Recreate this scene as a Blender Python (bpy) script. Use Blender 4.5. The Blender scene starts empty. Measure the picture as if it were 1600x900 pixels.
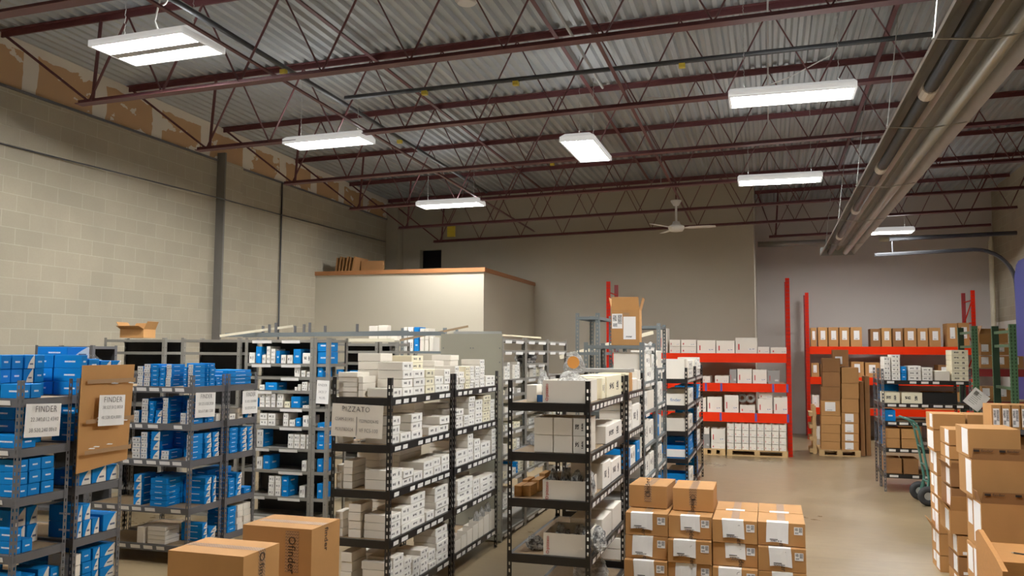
import bpy, math, random
from mathutils import Vector, Matrix
random.seed(7)
C = bpy.context.scene.collection
R = math.radians
# ------------------------------------------------------------------ camera
F = 1313.7; YAW = R(16.96); PITCH = R(4.33); ROLL = R(.306); CZ = 2.0
FW = Vector((-math.sin(YAW)*math.cos(PITCH), math.cos(YAW)*math.cos(PITCH), math.sin(PITCH)))
_r = FW.cross(Vector((0, 0, 1))).normalized(); _u = _r.cross(FW)
RX = _r*math.cos(ROLL)+_u*math.sin(ROLL); UY = _u*math.cos(ROLL)-_r*math.sin(ROLL)
cam = bpy.data.cameras.new('camera'); co = bpy.data.objects.new('camera', cam); C.objects.link(co)
cam.sensor_width = 36; cam.lens = 36*F/1600; cam.clip_start = .05; cam.clip_end = 100
M = Matrix((RX, UY, -FW)).transposed().to_4x4(); M.translation = (0, 0, CZ); co.matrix_world = M
bpy.context.scene.camera = co
def ray(px, py): return FW+RX*((px-800)/F)-UY*((py-450)/F)
def zat(px, py, Y): d = ray(px, py); return CZ+Y/d.y*d.z
def proj(p):
    v = Vector(p)-Vector((0, 0, CZ)); w = v.dot(FW); return 800+F*v.dot(RX)/w, 450-F*v.dot(UY)/w
def xy(px, py, Y): d = ray(px, py); return Y/d.y*d.x
def yx(px, py, X): d = ray(px, py); return X/d.x*d.y
def xon(px, Y, z):          # X of the point at depth Y, height z seen in column px
    py = 600
    for _ in range(3): X = xy(px, py, Y); py = proj((X, Y, z))[1]
    return X
def yon(px, X, z):
    py = 600
    for _ in range(4): Y = yx(px, py, X); py = proj((X, Y, z))[1]
    return Y
# ------------------------------------------------------------------ materials
class N:
    def __init__(s, name, rough=.6, metal=0., spec=.5):
        s.mat = bpy.data.materials.new(name); s.mat.use_nodes = True; s.t = s.mat.node_tree
        s.b = s.t.nodes['Principled BSDF']; s.b.inputs['Roughness'].default_value = rough
        s.b.inputs['Metallic'].default_value = metal; s.b.inputs['Specular IOR Level'].default_value = spec
    def n(s, ty, **k):
        o = s.t.nodes.new(ty)
        for a, v in k.items(): setattr(o, a, v)
        return o
    def put(s, sock, v):
        if isinstance(v, bpy.types.NodeSocket): s.t.links.new(v, sock)
        elif v is not None:
            if isinstance(v, tuple) and len(v) == 3 and sock.type == 'RGBA': v = v+(1,)
            sock.default_value = v
    def m(s, op, a, b=None, c=None):
        o = s.n('ShaderNodeMath', operation=op); s.put(o.inputs[0], a); s.put(o.inputs[1], b)
        if c is not None: s.put(o.inputs[2], c)
        return o.outputs[0]
    def xyz(s, v): o = s.n('ShaderNodeSeparateXYZ'); s.put(o.inputs[0], v); return o.outputs
    def comb(s, a, b, c=0.): o = s.n('ShaderNodeCombineXYZ'); [s.put(o.inputs[i], v) for i, v in enumerate((a, b, c))]; return o.outputs[0]
    def tc(s, k='Generated'): return s.n('ShaderNodeTexCoord').outputs[k]
    def pos(s): return s.n('ShaderNodeNewGeometry').outputs['Position']
    def rnd(s): return s.n('ShaderNodeObjectInfo').outputs['Random']
    def noise(s, v, sc, det=2, rough=.5, dist=0.):
        o = s.n('ShaderNodeTexNoise'); s.put(o.inputs['Vector'], v)
        for k, x in (('Scale', sc), ('Detail', det), ('Roughness', rough), ('Distortion', dist)): o.inputs[k].default_value = x
        return o.outputs['Fac']
    def mix(s, f, a, b, mode='MIX'):
        o = s.n('ShaderNodeMix', data_type='RGBA', blend_type=mode); s.put(o.inputs[0], f); s.put(o.inputs[6], a); s.put(o.inputs[7], b); return o.outputs[2]
    def ramp(s, f, *st):
        o = s.n('ShaderNodeValToRGB'); s.put(o.inputs[0], f); e = o.color_ramp.elements
        while len(e) < len(st): e.new(.5)
        for i, (p, c) in enumerate(st): e[i].position = p; e[i].color = (c+(1,)) if isinstance(c, tuple) else (c, c, c, 1)
        return o.outputs[0]
    def rect(s, u, v, a, b, c, d):
        x = s.m('MULTIPLY', s.m('GREATER_THAN', u, a), s.m('LESS_THAN', u, b))
        return s.m('MULTIPLY', x, s.m('MULTIPLY', s.m('GREATER_THAN', v, c), s.m('LESS_THAN', v, d)))
    def bump(s, h, st=.3, dist=.01):
        o = s.n('ShaderNodeBump'); o.inputs['Strength'].default_value = st; o.inputs['Distance'].default_value = dist
        s.put(o.inputs['Height'], h); s.put(s.b.inputs['Normal'], o.outputs[0])
    def col(s, c): s.put(s.b.inputs['Base Color'], c); return s.mat
def lin(r, g, b): return tuple(((c/255)/12.92 if c/255 <= .04045 else ((c/255+.055)/1.055)**2.4) for c in (r, g, b))
def plain(name, c, rough=.6, metal=0., var=.08, sc=9., spec=.5):
    k = N(name, rough, metal, spec); f = k.noise(k.tc('Object'), sc, 3)
    return k.col(k.mix(f, tuple(x*(1-var) for x in c), tuple(min(1, x*(1+var)) for x in c)))
def box_mat(name, base, front=None, swoosh=False, logo=False, marks=True, var=.12):
    k = N(name, .6, 0, .15); g = k.xyz(k.tc()); nn = k.xyz(k.tc('Normal')); rn = k.rnd()
    fr = k.m('GREATER_THAN', nn[0], .6); sd = k.m('GREATER_THAN', k.m('ABSOLUTE', nn[1]), .6)
    o = k.m('MULTIPLY_ADD', rn, var, 1-var); c = base
    white = lin(228, 222, 210)
    if front: c = k.mix(fr, c, front)
    if swoosh:
        cur = k.m('MULTIPLY_ADD', k.m('POWER', g[2], 1.6), .62, .2)
        sw = k.m('GREATER_THAN', k.m('ADD', g[1], k.m('MULTIPLY', cur, -1.0)), .1)
        c = k.mix(k.m('MULTIPLY', fr, sw), c, white)
        c = k.mix(k.m('MULTIPLY', fr, k.rect(g[1], g[2], .5, .85, .28, .4)), c, lin(90, 100, 120))
    if logo:
        fine = k.m('GREATER_THAN', k.noise(k.tc('Object'), 60, 1), .42)
        lo = k.m('MULTIPLY', k.rect(g[0], g[2], .38, .78, .44, .56), sd)
        lf = k.m('MULTIPLY', k.rect(g[1], g[2], .3, .72, .44, .56), fr)
        if swoosh: lf = 0.
        c = k.mix(k.m('MULTIPLY', k.m('MAXIMUM', lo, lf), fine), c, (.85, .9, .95))
    if marks:
        fine = k.m('GREATER_THAN', k.noise(k.comb(k.m('MULTIPLY', g[1], 26.), k.m('MULTIPLY', g[2], 14.), rn), 1., 1), .44)
        a = k.rect(g[1], g[2], .16, .44, .38, .66); b = k.rect(g[1], g[2], .62, .76, .28, .72)
        c = k.mix(k.m('MULTIPLY', k.m('MULTIPLY', k.m('MAXIMUM', a, b), fine), fr), c, lin(45, 42, 45))
    e = k.mix(1., c, k.comb(o, o, o), 'MULTIPLY'); return k.col(e)
BLUE = lin(0, 120, 204)
MT = {}
MT['white_box'] = box_mat('white_board', lin(222, 214, 200), lin(246, 243, 236))
MT['cream_box'] = box_mat('cream_board', lin(230, 218, 184), lin(244, 236, 206))
MT['blue_end'] = box_mat('blue_board_white_end', BLUE, lin(214, 212, 208), logo=True)
MT['blue_swoosh'] = box_mat('blue_board_swoosh', BLUE, None, True, True, False)
MT['blue_logo'] = box_mat('blue_board_logo', BLUE, None, False, True, False)
MT['plain_white'] = box_mat('plain_white_board', lin(238, 230, 216), marks=False)
MT['grey_box'] = box_mat('grey_board', lin(150, 148, 144), marks=False)
def carton_mat(name, c):
    k = N(name, .75, 0, .2); p = k.tc('Object'); f = k.noise(p, 6, 4); fl = k.noise(k.comb(k.xyz(p)[0], k.xyz(p)[1], k.m('MULTIPLY', k.xyz(p)[2], 30.)), 5, 2)
    a = k.mix(f, tuple(x*.86 for x in c), tuple(x*1.1 for x in c)); a = k.mix(k.m('MULTIPLY', fl, .25), a, tuple(x*.8 for x in c))
    o = k.m('MULTIPLY_ADD', k.rnd(), .2, .86); return k.col(k.mix(1., a, k.comb(o, o, o), 'MULTIPLY'))
MT['carton'] = carton_mat('kraft_cardboard', lin(190, 136, 80))
MT['carton_dark'] = carton_mat('dark_kraft_cardboard', lin(150, 104, 62))
MT['tape'] = plain('brown_packing_tape', lin(160, 122, 84), .35, 0, .1, 30)
k = N('zigzag_packing_tape', .35); g = k.xyz(k.tc('Object'))
zz = k.m('PINGPONG', k.m('MULTIPLY', g[0], 60.), .5); zz = k.m('FRACT', k.m('ADD', k.m('MULTIPLY', k.m('ADD', g[1], g[2]), 55.), zz))
MT['tape_logo'] = k.col(k.mix(k.m('MULTIPLY', k.m('GREATER_THAN', zz, .55), .55), lin(172, 128, 86), lin(70, 50, 40)))
def paper(name, rows):
    k = N(name, .8); g = k.xyz(k.tc()); w = k.m('GREATER_THAN', k.noise(k.comb(k.m('MULTIPLY', g[0], 60.), k.m('MULTIPLY', g[1], 60.), k.m('MULTIPLY', g[2], 8.)), 1., 1), .45); c = lin(244, 242, 240)
    u = k.m('MAXIMUM', g[0], 0.)
    for (a, b, c0, d) in rows: c = k.mix(k.m('MULTIPLY', k.rect(u, g[2], a, b, c0, d), w), c, lin(95, 95, 100))
    return k.col(c)
MT['paper'] = paper('packing_slip_paper', [(.2, .7, .08, .15)])
MT['paper_plain'] = plain('white_paper', lin(244, 242, 238), .85, 0, .03)
MT['barcode'] = paper('barcode_label_paper', [(.08, .45, .5, .9), (.55, .95, .3, .92), (.1, .5, .12, .35)])
MT['ink'] = plain('marker_ink', lin(52, 46, 50), .6); MT['ink_black'] = plain('black_print', lin(30, 22, 20), .5)
MT['ink_red'] = plain('red_print', lin(196, 30, 34), .6); MT['ink_white'] = plain('white_print', lin(230, 238, 245), .6); MT['ink_blue'] = plain('blue_print', lin(30, 100, 170), .6)
MT['black_steel'] = plain('black_painted_steel', lin(14, 13, 14), .4); MT['dark_steel'] = plain('charcoal_painted_steel', lin(92, 92, 95), .42, .1)
MT['grey_steel'] = plain('grey_painted_steel', lin(128, 125, 117), .45, .1); MT['blue_grey_steel'] = plain('blue_grey_steel', lin(104, 112, 114), .45, .1)
MT['cream_steel'] = plain('cream_painted_steel', lin(214, 206, 180), .5); MT['dark_back'] = plain('dark_back_panel', lin(34, 34, 36), .7)
MT['olive_panel'] = plain('olive_grey_steel_panel', lin(146, 143, 126), .5, .05, .05, 3)
MT['chip'] = plain('particle_board', lin(150, 124, 92), .8, 0, .25, 40)
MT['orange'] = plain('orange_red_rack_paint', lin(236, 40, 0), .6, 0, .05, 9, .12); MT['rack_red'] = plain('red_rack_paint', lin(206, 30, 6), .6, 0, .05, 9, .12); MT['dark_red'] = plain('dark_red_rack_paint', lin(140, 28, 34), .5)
MT['green'] = plain('green_rack_paint', lin(82, 124, 88), .45); MT['dolly_green'] = plain('teal_green_paint', lin(58, 110, 98), .4)
MT['orange_sticker'] = plain('orange_sticker', lin(235, 150, 60), .6); MT['pipe_grey'] = plain('weathered_grey_steel', lin(104, 100, 94), .6); MT['shaded_green'] = plain('shaded_green_rack_paint', lin(30, 58, 38), .6); MT['blue_tape'] = plain('blue_tape', lin(70, 70, 150), .5)
MT['joist'] = plain('red_oxide_joist_paint', lin(92, 48, 52), .55, .1, .2, 4); MT['galv'] = plain('galvanised_steel', lin(168, 168, 164), .4, .5, .15, 5)
MT['pipe_dark'] = plain('dark_iron_pipe', lin(66, 68, 72), .45, .5); MT['white_metal'] = plain('white_enamel', lin(226, 224, 220), .4)
MT['rubber'] = plain('black_rubber', lin(34, 34, 36), .8); MT['yellow'] = plain('yellow_tag_plastic', lin(214, 190, 60), .6)
MT['pallet'] = plain('pale_pallet_wood', lin(196, 158, 104), .8, 0, .2, 12); MT['blue_curtain'] = plain('navy_blue_door_panel', lin(52, 56, 120), .6)
MT['black_plastic'] = plain('black_plastic', lin(26, 28, 30), .35); MT['brass_bits'] = plain('brown_small_parts', lin(110, 70, 50), .5)
def wood(name, c):
    k = N(name, .45); p = k.xyz(k.tc('Object')); f = k.noise(k.comb(k.m('MULTIPLY', p[0], 2.), k.m('MULTIPLY', p[1], 14.), k.m('MULTIPLY', p[2], 14.)), 3, 4, .6, .6)
    return k.col(k.mix(f, tuple(x*.72 for x in c), tuple(x*1.15 for x in c)))
MT['oak'] = wood('honey_oak', lin(190, 128, 66)); MT['trim_wood'] = wood('brown_trim_wood', lin(164, 104, 58))
k = N('clear_plastic_film', .12, 0, .8); f = k.noise(k.tc('Object'), 3.2, 3, .6, 1.2); k.bump(k.noise(k.tc('Object'), 5, 3, .6, 1.5), .8, .12)
tr = k.n('ShaderNodeBsdfTransparent'); mx = k.n('ShaderNodeMixShader'); k.put(mx.inputs[0], k.ramp(f, (.35, .3), (.65, .85)))
k.t.links.new(tr.outputs[0], mx.inputs[1]); k.t.links.new(k.b.outputs[0], mx.inputs[2]); k.t.links.new(mx.outputs[0], k.t.nodes['Material Output'].inputs[0])
MT['film'] = k.col(lin(232, 232, 228))
k = N('grey_plastic_film', .2); k.bump(k.noise(k.tc('Object'), 5, 3, .6, 1.5), .8, .12); MT['film_dark'] = k.col(k.mix(k.ramp(k.noise(k.tc('Object'), 4, 3, .6, 1.), (.4, 0.), (.58, 1.)), lin(110, 110, 112), lin(224, 224, 220)))
def emit(name, c, st):
    k = N(name); k.put(k.b.inputs['Emission Color'], c); k.b.inputs['Emission Strength'].default_value = st; return k.col(c)
TUBE = 30.
MT['fixture_shell'] = emit('self_lit_fixture_shell', (1., .98, .95), .04); MT['fixture_shell'].node_tree.nodes['Principled BSDF'].inputs['Base Color'].default_value = (.8, .8, .78, 1); MT['tube'] = emit('glowing_lamp_tube', (1., .985, .95), TUBE); MT['diffuser'] = emit('glowing_diffuser', (1., .985, .95), 14.); MT['added_uplight'] = emit('added_uplight_strip', (1., .985, .95), 2.5); MT['diffuser_far'] = emit('glowing_diffuser_far', (1., .98, .95), 13.)  # shell gets a faint painted-on glow so the housings look lit
k = N('reflector_white', .3); MT['reflector'] = k.col(lin(150, 150, 150))
# concrete block wall
def block_wall(name, axis):
    k = N(name, .85, 0, .2); p = k.xyz(k.pos()); u = p[1] if axis == 'y' else p[0]
    b = k.n('ShaderNodeTexBrick'); k.put(b.inputs['Vector'], k.comb(u, p[2])); b.offset = .5
    for a, v in (('Scale', 1.), ('Mortar Size', .0055), ('Mortar Smooth', .3), ('Brick Width', .41), ('Row Height', .2045), ('Bias', 0.)): b.inputs[a].default_value = v
    b.inputs['Color1'].default_value = lin(176, 166, 144)+(1,); b.inputs['Color2'].default_value = lin(164, 156, 136)+(1,); b.inputs['Mortar'].default_value = lin(192, 184, 162)+(1,)
    f = k.noise(k.pos(), 1.1, 5, .65); c = k.mix(k.ramp(f, (.35, .0), (.7, .45)), b.outputs[0], lin(150, 142, 126))
    c = k.mix(k.m('MULTIPLY', k.noise(k.pos(), 40, 3), .3), c, lin(140, 130, 112))
    k.bump(k.m('ADD', k.m('MULTIPLY', b.outputs['Fac'], -.5), k.m('MULTIPLY', k.noise(k.pos(), 60, 3), .25)), .5, .01)
    return k.col(c)
MT['cmu'] = block_wall('concrete_block', 'y'); MT['cmu_x'] = block_wall('concrete_block_x', 'x')
k = N('taped_drywall', .85); p = k.xyz(k.pos()); tan = lin(190, 150, 108); wh = lin(222, 214, 198)
j = k.m('LESS_THAN', k.m('FRACT', k.m('DIVIDE', k.m('ADD', p[1], k.m('MULTIPLY', k.noise(k.pos(), 3, 2), .12)), 1.15)), .2)
n1 = k.m('GREATER_THAN', k.noise(k.comb(0., k.m('MULTIPLY', p[1], 1.), k.m('MULTIPLY', p[2], 1.6)), 2.6, 4), .60)
top = k.m('GREATER_THAN', k.m('ADD', p[2], k.m('ADD', k.m('MULTIPLY', p[1], .014), k.m('MULTIPLY', k.noise(k.pos(), 4, 3), .14))), 5.88)
MT['drywall'] = k.col(k.mix(k.m('MAXIMUM', k.m('MAXIMUM', j, n1), top), tan, wh))
def painted(name, c, c2=None):
    k = N(name, .75, 0, .25); f = k.noise(k.pos(), .6, 4); return k.col(k.mix(f, tuple(x*.94 for x in c), c2 or tuple(x*1.05 for x in c)))
MT['beige'] = painted('warm_grey_paint', lin(170, 161, 144)); MT['lilac'] = painted('pale_grey_paint', lin(196, 188, 182)); MT['white_wall'] = painted('white_wall_paint', lin(226, 222, 214)); MT['office'] = painted('cream_white_paint', lin(186, 178, 158))
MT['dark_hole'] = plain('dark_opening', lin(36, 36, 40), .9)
k = N('polished_concrete', .38, 0, .45); f = k.noise(k.pos(), .5, 6, .6); f2 = k.noise(k.pos(), 5, 3, .5)
c = k.mix(k.ramp(f, (.35, 0.), (.65, 1.)), lin(124, 104, 74), lin(156, 134, 100)); c = k.mix(k.m('MULTIPLY', k.ramp(k.noise(k.comb(k.m('MULTIPLY', k.xyz(k.pos())[0], 3.), k.m('MULTIPLY', k.xyz(k.pos())[1], 9.)), 1.2, 5, .65), (.4, 0.), (.7, 1.)), .3), c, lin(172, 150, 112)); c = k.mix(k.m('MULTIPLY', f2, .4), c, lin(112, 98, 76))
p = k.xyz(k.pos()); wav = k.m('MULTIPLY', k.noise(k.pos(), .9, 2), .5)
cr = k.m('LESS_THAN', k.m('ABSOLUTE', k.m('SUBTRACT', k.m('FRACT', k.m('DIVIDE', k.m('ADD', p[1], wav), 3.7)), .5)), .0011)
c = k.mix(k.m('MULTIPLY', cr, .6), c, lin(70, 60, 46)); k.put(k.b.inputs['Roughness'], k.ramp(f, (.3, .24), (.7, .4))); MT['floor'] = k.col(c)
k = N('corrugated_deck_steel', .55, .35); f = k.noise(k.pos(), 1.2, 4); MT['deck'] = k.col(k.mix(f, lin(146, 153, 157), lin(182, 187, 190)))
# ------------------------------------------------------------------ mesh helpers
def mesh(name, v, f): me = bpy.data.meshes.new(name); me.from_pydata(v, [], f); me.update(); return me
def link(name, me, mat, parent=None, loc=None, rot=None, scale=None, **props):
    o = bpy.data.objects.new(name, me); C.objects.link(o)
    if mat and me and not me.materials: me.materials.append(MT[mat])
    if parent is not None: o.parent = parent
    if loc is not None: o.location = loc
    if rot is not None: o.rotation_euler = rot
    if scale is not None: o.scale = scale
    for a, b in props.items(): o[a] = b
    return o
def root(name, label, cat, loc=(0, 0, 0), rz=0., group=None, rot=None):
    o = bpy.data.objects.new(name, None); C.objects.link(o); o.location = loc; o.rotation_euler = rot or (0, 0, rz); o.empty_display_size = .1
    o['label'] = label; o['category'] = cat
    if group: o['group'] = group
    return o
def tag(o, label, cat, group=None):
    o['label'] = label; o['category'] = cat
    if group: o['group'] = group
    return o
class MB:
    def __init__(s): s.v = []; s.f = []
    def box(s, x0, x1, y0, y1, z0, z1):
        b = len(s.v); s.v += [(x0, y0, z0), (x1, y0, z0), (x1, y1, z0), (x0, y1, z0), (x0, y0, z1), (x1, y0, z1), (x1, y1, z1), (x0, y1, z1)]
        s.f += [tuple(b+i for i in q) for q in ((0, 3, 2, 1), (4, 5, 6, 7), (0, 1, 5, 4), (1, 2, 6, 5), (2, 3, 7, 6), (3, 0, 4, 7))]; return s
    def quad(s, *p): b = len(s.v); s.v += list(p); s.f.append(tuple(range(b, b+len(p)))); return s
    def ring(s, x0, x1, y0, y1, z0, z1, t):      # rectangular hoop, one connected piece
        b = len(s.v)
        for z in (z0, z1):
            s.v += [(x0, y0, z), (x1, y0, z), (x1, y1, z), (x0, y1, z), (x0+t, y0+t, z), (x1-t, y0+t, z), (x1-t, y1-t, z), (x0+t, y1-t, z)]
        for i in range(4):
            j = (i+1) % 4
            s.f += [(b+i, b+4+i, b+4+j, b+j), (b+8+i, b+8+j, b+12+j, b+12+i), (b+i, b+j, b+8+j, b+8+i), (b+4+i, b+12+i, b+12+j, b+4+j)]
        return s
    def tube(s, pts, r, n=8, closed=False):
        pts = [Vector(p) for p in pts]; b = len(s.v); m = len(pts); prev = None
        for i, p in enumerate(pts):
            a = pts[i-1] if i else (pts[-1] if closed else p); c = pts[i+1] if i < m-1 else (pts[0] if closed else p)
            d = (c-a).normalized()
            if prev is None: u = d.orthogonal().normalized()
            else: u = (prev-d*prev.dot(d)).normalized()
            prev = u; w = d.cross(u); rr = r[i] if isinstance(r, (list, tuple)) else r
            for k_ in range(n): t = 2*math.pi*k_/n; s.v.append(tuple(p+(u*math.cos(t)+w*math.sin(t))*rr))
        for i in range(m if closed else m-1):
            j = (i+1) % m
            for k_ in range(n): q = (k_+1) % n; s.f.append((b+i*n+k_, b+i*n+q, b+j*n+q, b+j*n+k_))
        if not closed: s.f += [tuple(b+k_ for k_ in reversed(range(n))), tuple(b+(m-1)*n+k_ for k_ in range(n))]
        return s
    def prism(s, prof, a, b_, ax='y'):            # profile swept along an axis
        n = len(prof); b = len(s.v)
        for t in (a, b_):
            for (p, q) in prof: s.v.append((p, t, q) if ax == 'y' else ((t, p, q) if ax == 'x' else (p, q, t)))
        for i in range(n): j = (i+1) % n; s.f.append((b+i, b+j, b+n+j, b+n+i))
        s.f += [tuple(b+i for i in reversed(range(n))), tuple(b+n+i for i in range(n))]; return s
    def me(s, name='m'): return mesh(name, s.v, s.f)
    def put(s, name, mat, parent=None, loc=None, smooth=False, **k):
        me = s.me(name)
        if smooth:
            for p in me.polygons: p.use_smooth = True
        return link(name, me, mat, parent, loc, **k)
def txt(s, size, mat, parent, loc, rot, name='lettering', align='CENTER', sx=1.):
    cu = bpy.data.curves.new('t', 'FONT'); cu.body = s; cu.size = size; cu.align_x = align; cu.align_y = 'CENTER'; cu.extrude = .0004; cu.resolution_u = 2; cu.offset = -.012*size if mat == 'ink' else 0.; cu.space_character = 1.12 if mat == 'ink' else 1.
    o = bpy.data.objects.new('t', cu); me = bpy.data.meshes.new_from_object(o); bpy.data.objects.remove(o); bpy.data.curves.remove(cu)
    return link(name, me, mat, parent, loc, rot, (sx, 1, 1))
FRONT = (R(90), 0, 0)                 # text reading on a face that looks towards -Y
EAST = (R(90), 0, R(90))              # ... towards +X
cache = {}
def cached(key, fn):
    if key not in cache: cache[key] = fn()
    return cache[key]
# ------------------------------------------------------------------ room shell
XL, XR, YB, YR, YF, XJ = -8.8, 5.15, 18.75, 22.35, -4.5, -.27
def deckz(x, y): return 5.82+.022*(x+8.8)-.014*(y-7.6)
def S(name, mb, mat, **k): return mb.put(name, mat, kind='structure', **k)
S('floor', MB().box(XL-.3, XR+.3, YF-.3, YR+.3, -.2, 0), 'floor')
S('wall_left', MB().box(XL-.25, XL, YF, YB, 0, 5.16), 'cmu')
S('trim_1', MB().prism([(XL-.25, 5.16), (XL+.03, 5.16), (XL+.03, 5.19), (XL-.25, 5.19)], YF, YB), 'dark_steel')
S('wall_left_upper', MB().box(XL-.25, XL-.01, YF, YB, 5.19, 6.05), 'drywall')
S('pillar_1', MB().box(XL, XL+.15, 11.9, 12.38, 0, 5.16), 'cmu'); S('trim_3', MB().box(XL, XL+.155, 11.86, 11.899, 0, 5.3), 'pipe_grey')
S('pillar_2', MB().box(XL, XL+.3, YB-.35, YB, 0, 5.55), 'beige')
b = MB(); b.box(XL, -8.06, YB, YB+.2, 0, 6); S('wall_back_left', b, 'beige')
S('wall_back_under', MB().box(-8.06, -7.5, YB, YB+.2, 0, 4.0), 'beige'); S('wall_back_over', MB().box(-8.06, -7.5, YB, YB+.2, 4.45, 6), 'beige')
S('wall_back', MB().box(-7.5, XJ, YB, YB+.2, 0, 6), 'beige')
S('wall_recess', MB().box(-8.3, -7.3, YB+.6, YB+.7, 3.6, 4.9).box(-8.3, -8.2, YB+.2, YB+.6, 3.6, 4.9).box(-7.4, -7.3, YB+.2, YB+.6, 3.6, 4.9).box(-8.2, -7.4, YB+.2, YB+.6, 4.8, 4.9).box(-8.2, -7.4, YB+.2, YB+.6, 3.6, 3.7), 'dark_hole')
S('wall_jog', MB().box(XJ-.2, XJ, YB+.2, YR, 0, 6.1), 'beige')
S('wall_back_right', MB().box(XJ, XR, YR, YR+.2, 0, 6.2), 'lilac')
S('wall_front', MB().box(XL-.25, XR+.25, YF-.2, YF, 0, 6.2), 'beige')
# right wall with a loading door opening between Y 14.6 and 19.2
S('wall_right', MB().box(XR, XR+.25, 19.2, YR+.2, 0, 6.2), 'cmu'); S('wall_right_near', MB().box(XR, XR+.25, YF, 14.6, 0, 6.2), 'cmu')
S('wall_right_over', MB().box(XR, XR+.25, 14.6, 19.2, 4.3, 6.2), 'cmu')
S('door_1', MB().box(XR+.05, XR+.12, 14.6, 19.2, 0, 4.3), 'pipe_grey')
S('wall_right_paint', MB().box(XR-.01, XR, 19.4, YR, 0, 2.75), 'white_wall')
# roof deck: real trapezoid ribs running along Y
v = []; f = []; x = XL-.3; prof = []
while x < XR+.3:
    prof += [(x, 0), (x+.05, 0), (x+.075, .045), (x+.125, .045)]; x += .15
n = len(prof)
for y in (YF-.2, YR+.2):
    for (px_, h) in prof: v.append((px_, y, deckz(px_, y)+h))
f = [(i, i+1, n+i+1, n+i) for i in range(n-1)]
link('ceiling', mesh('ceiling', v, f), 'deck', kind='structure')
# office box with timber cap
OY, OX = 15.14, -5.18
S('wall_office_front', MB().box(XL, OX, OY, OY+.12, 0, 3.52), 'office'); S('wall_office_side', MB().box(OX-.12, OX, OY+.12, YB, 0, 3.52), 'office')
S('ceiling_office', MB().box(XL, OX-.12, OY+.12, YB, 3.4, 3.46), 'office')
S('trim_2', MB().box(XL, OX+.03, OY-.03, OY+.15, 3.52, 3.6).box(OX-.15, OX+.03, OY+.15, YB, 3.52, 3.6), 'trim_wood')
for i in range(6):
    c_ = MB().box(-.012, .012, -.3, .3, 0, .44+.02*(i % 2)).put('folded_carton', 'carton_dark', None, (-8.45+i*.07, 15.6, 3.46)); c_.rotation_euler = (0, R(6+i), 0)
    tag(c_, 'brown folded cardboard sheet standing on the office roof', 'cardboard', 'folded cardboard sheets on the office roof')
c_ = MB().box(-.25, .25, -.03, .03, 0, .38).put('folded_carton', 'carton_dark', None, (-7.75, 15.6, 3.46)); tag(c_, 'wide brown cardboard piece lying beside the folded sheets on the office roof', 'cardboard')
# ------------------------------------------------------------------ joists
JY = [1.1, 3.3, 5.5, 7.65, 9.77, 11.98, 14.25, 16.47, 18.45, 20.5]
ordn = ['first', 'second', 'third', 'fourth', 'fifth', 'sixth', 'seventh', 'eighth', 'ninth', 'tenth', 'eleventh', 'twelfth']
for i, y in enumerate(JY):
    x0 = XL+.02 if y < YB else XJ+.02; x1 = XR-.05
    o = root('roof_joist', f'dark red open-web steel roof joist, {ordn[i]} line counted from the near end of the hall', 'roof joist', (x0, y, 0))
    zt = lambda x: deckz(x, y)-.005; zb = lambda x: 4.87+.022*(x+7.6)-.022*(y-7.5)
    for nm, zf, xs, hh in (('top_chord', zt, (x0, x1), .075), ('bottom_chord', lambda x: zb(x), (x0+1.2 if y < YB else x0+.3, x1-.4), .055)):
        m_ = MB(); a, c_ = xs
        for s_ in (-1, 1):      # two angles back to back, seen as one band: modelled joined through a spine
            pass
        prof_pts = [(-.06, 0), (.06, 0), (.06, -.008), (.012, -.008), (.012, -hh), (-.012, -hh), (-.012, -.008), (-.06, -.008)]
        if nm == 'bottom_chord': prof_pts = [(p_, -q_-hh) for p_, q_ in prof_pts][::-1]
        vv = []; q = len(prof_pts)
        for xx in (a, c_):
            for (py_, pz) in prof_pts: vv.append((xx-x0, py_, zf(xx)+pz))
        ff = [(k_, (k_+1) % q, q+(k_+1) % q, q+k_) for k_ in range(q)]+[tuple(range(q)), tuple(range(q, 2*q))]
        link(nm, mesh(nm, vv, ff), 'joist', o)
    pts = [(x0+.05, zt(x0)-.05)]; xx = x0+1.35 if y < YB else x0+.4; pts.append((xx, zb(xx)-.03)); up = True
    first = xx
    while xx < x1-.9:
        xx += .5; pts.append((xx, (zt(xx)-.06) if up else (zb(xx)-.03))); up = not up
    pts.append((x1-.05, zt(x1)-.05))
    MB().tube([(p_[0]-x0, 0, p_[1]) for p_ in pts], .019, 6).put('web_rod', 'joist', o)
    MB().tube([(first+.05-x0, 0, zb(first)-.02), (first+.12-x0, 0, zt(first)-.05)], .02, 6).put('end_strut', 'joist', o)
for (x, nm, dz, w) in ((-4.85, 'bridging angle under the deck left of centre', 0, .05), (-5.05, 'bridging angle at bottom chord level under the left lights', 1, .04), (-2.42, 'bridging angle under the deck near the centre', 0, .05), (-1.55, 'bridging angle at bottom chord level near the centre', 1, .04), (1.45, 'bridging angle under the deck beside the tube heater', 0, .05), (1.9, 'bridging angle at bottom chord level behind the tube heater', 1, .04)):
    yy0, yy1 = .5, 18.3
    z = (lambda y: deckz(x, y)-.1) if not dz else (lambda y: 4.87+.022*(x+7.6)-.022*(y-7.5)+.03)
    vv = []
    for y in (yy0, yy1):
        for (a, c_) in ((-w/2, 0), (w/2, 0), (w/2, .006), (-w/2+.006, .006), (-w/2+.006, w), (-w/2, w)): vv.append((x+a, y, z(y)+c_))
    tag(link('bridging_angle', mesh('b', vv, [tuple([i, (i+1) % 6, 6+(i+1) % 6, 6+i]) for i in range(6)]+[tuple(range(6)), tuple(range(6, 12))]), 'joist'), 'red steel '+nm, 'steel angle')
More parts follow.
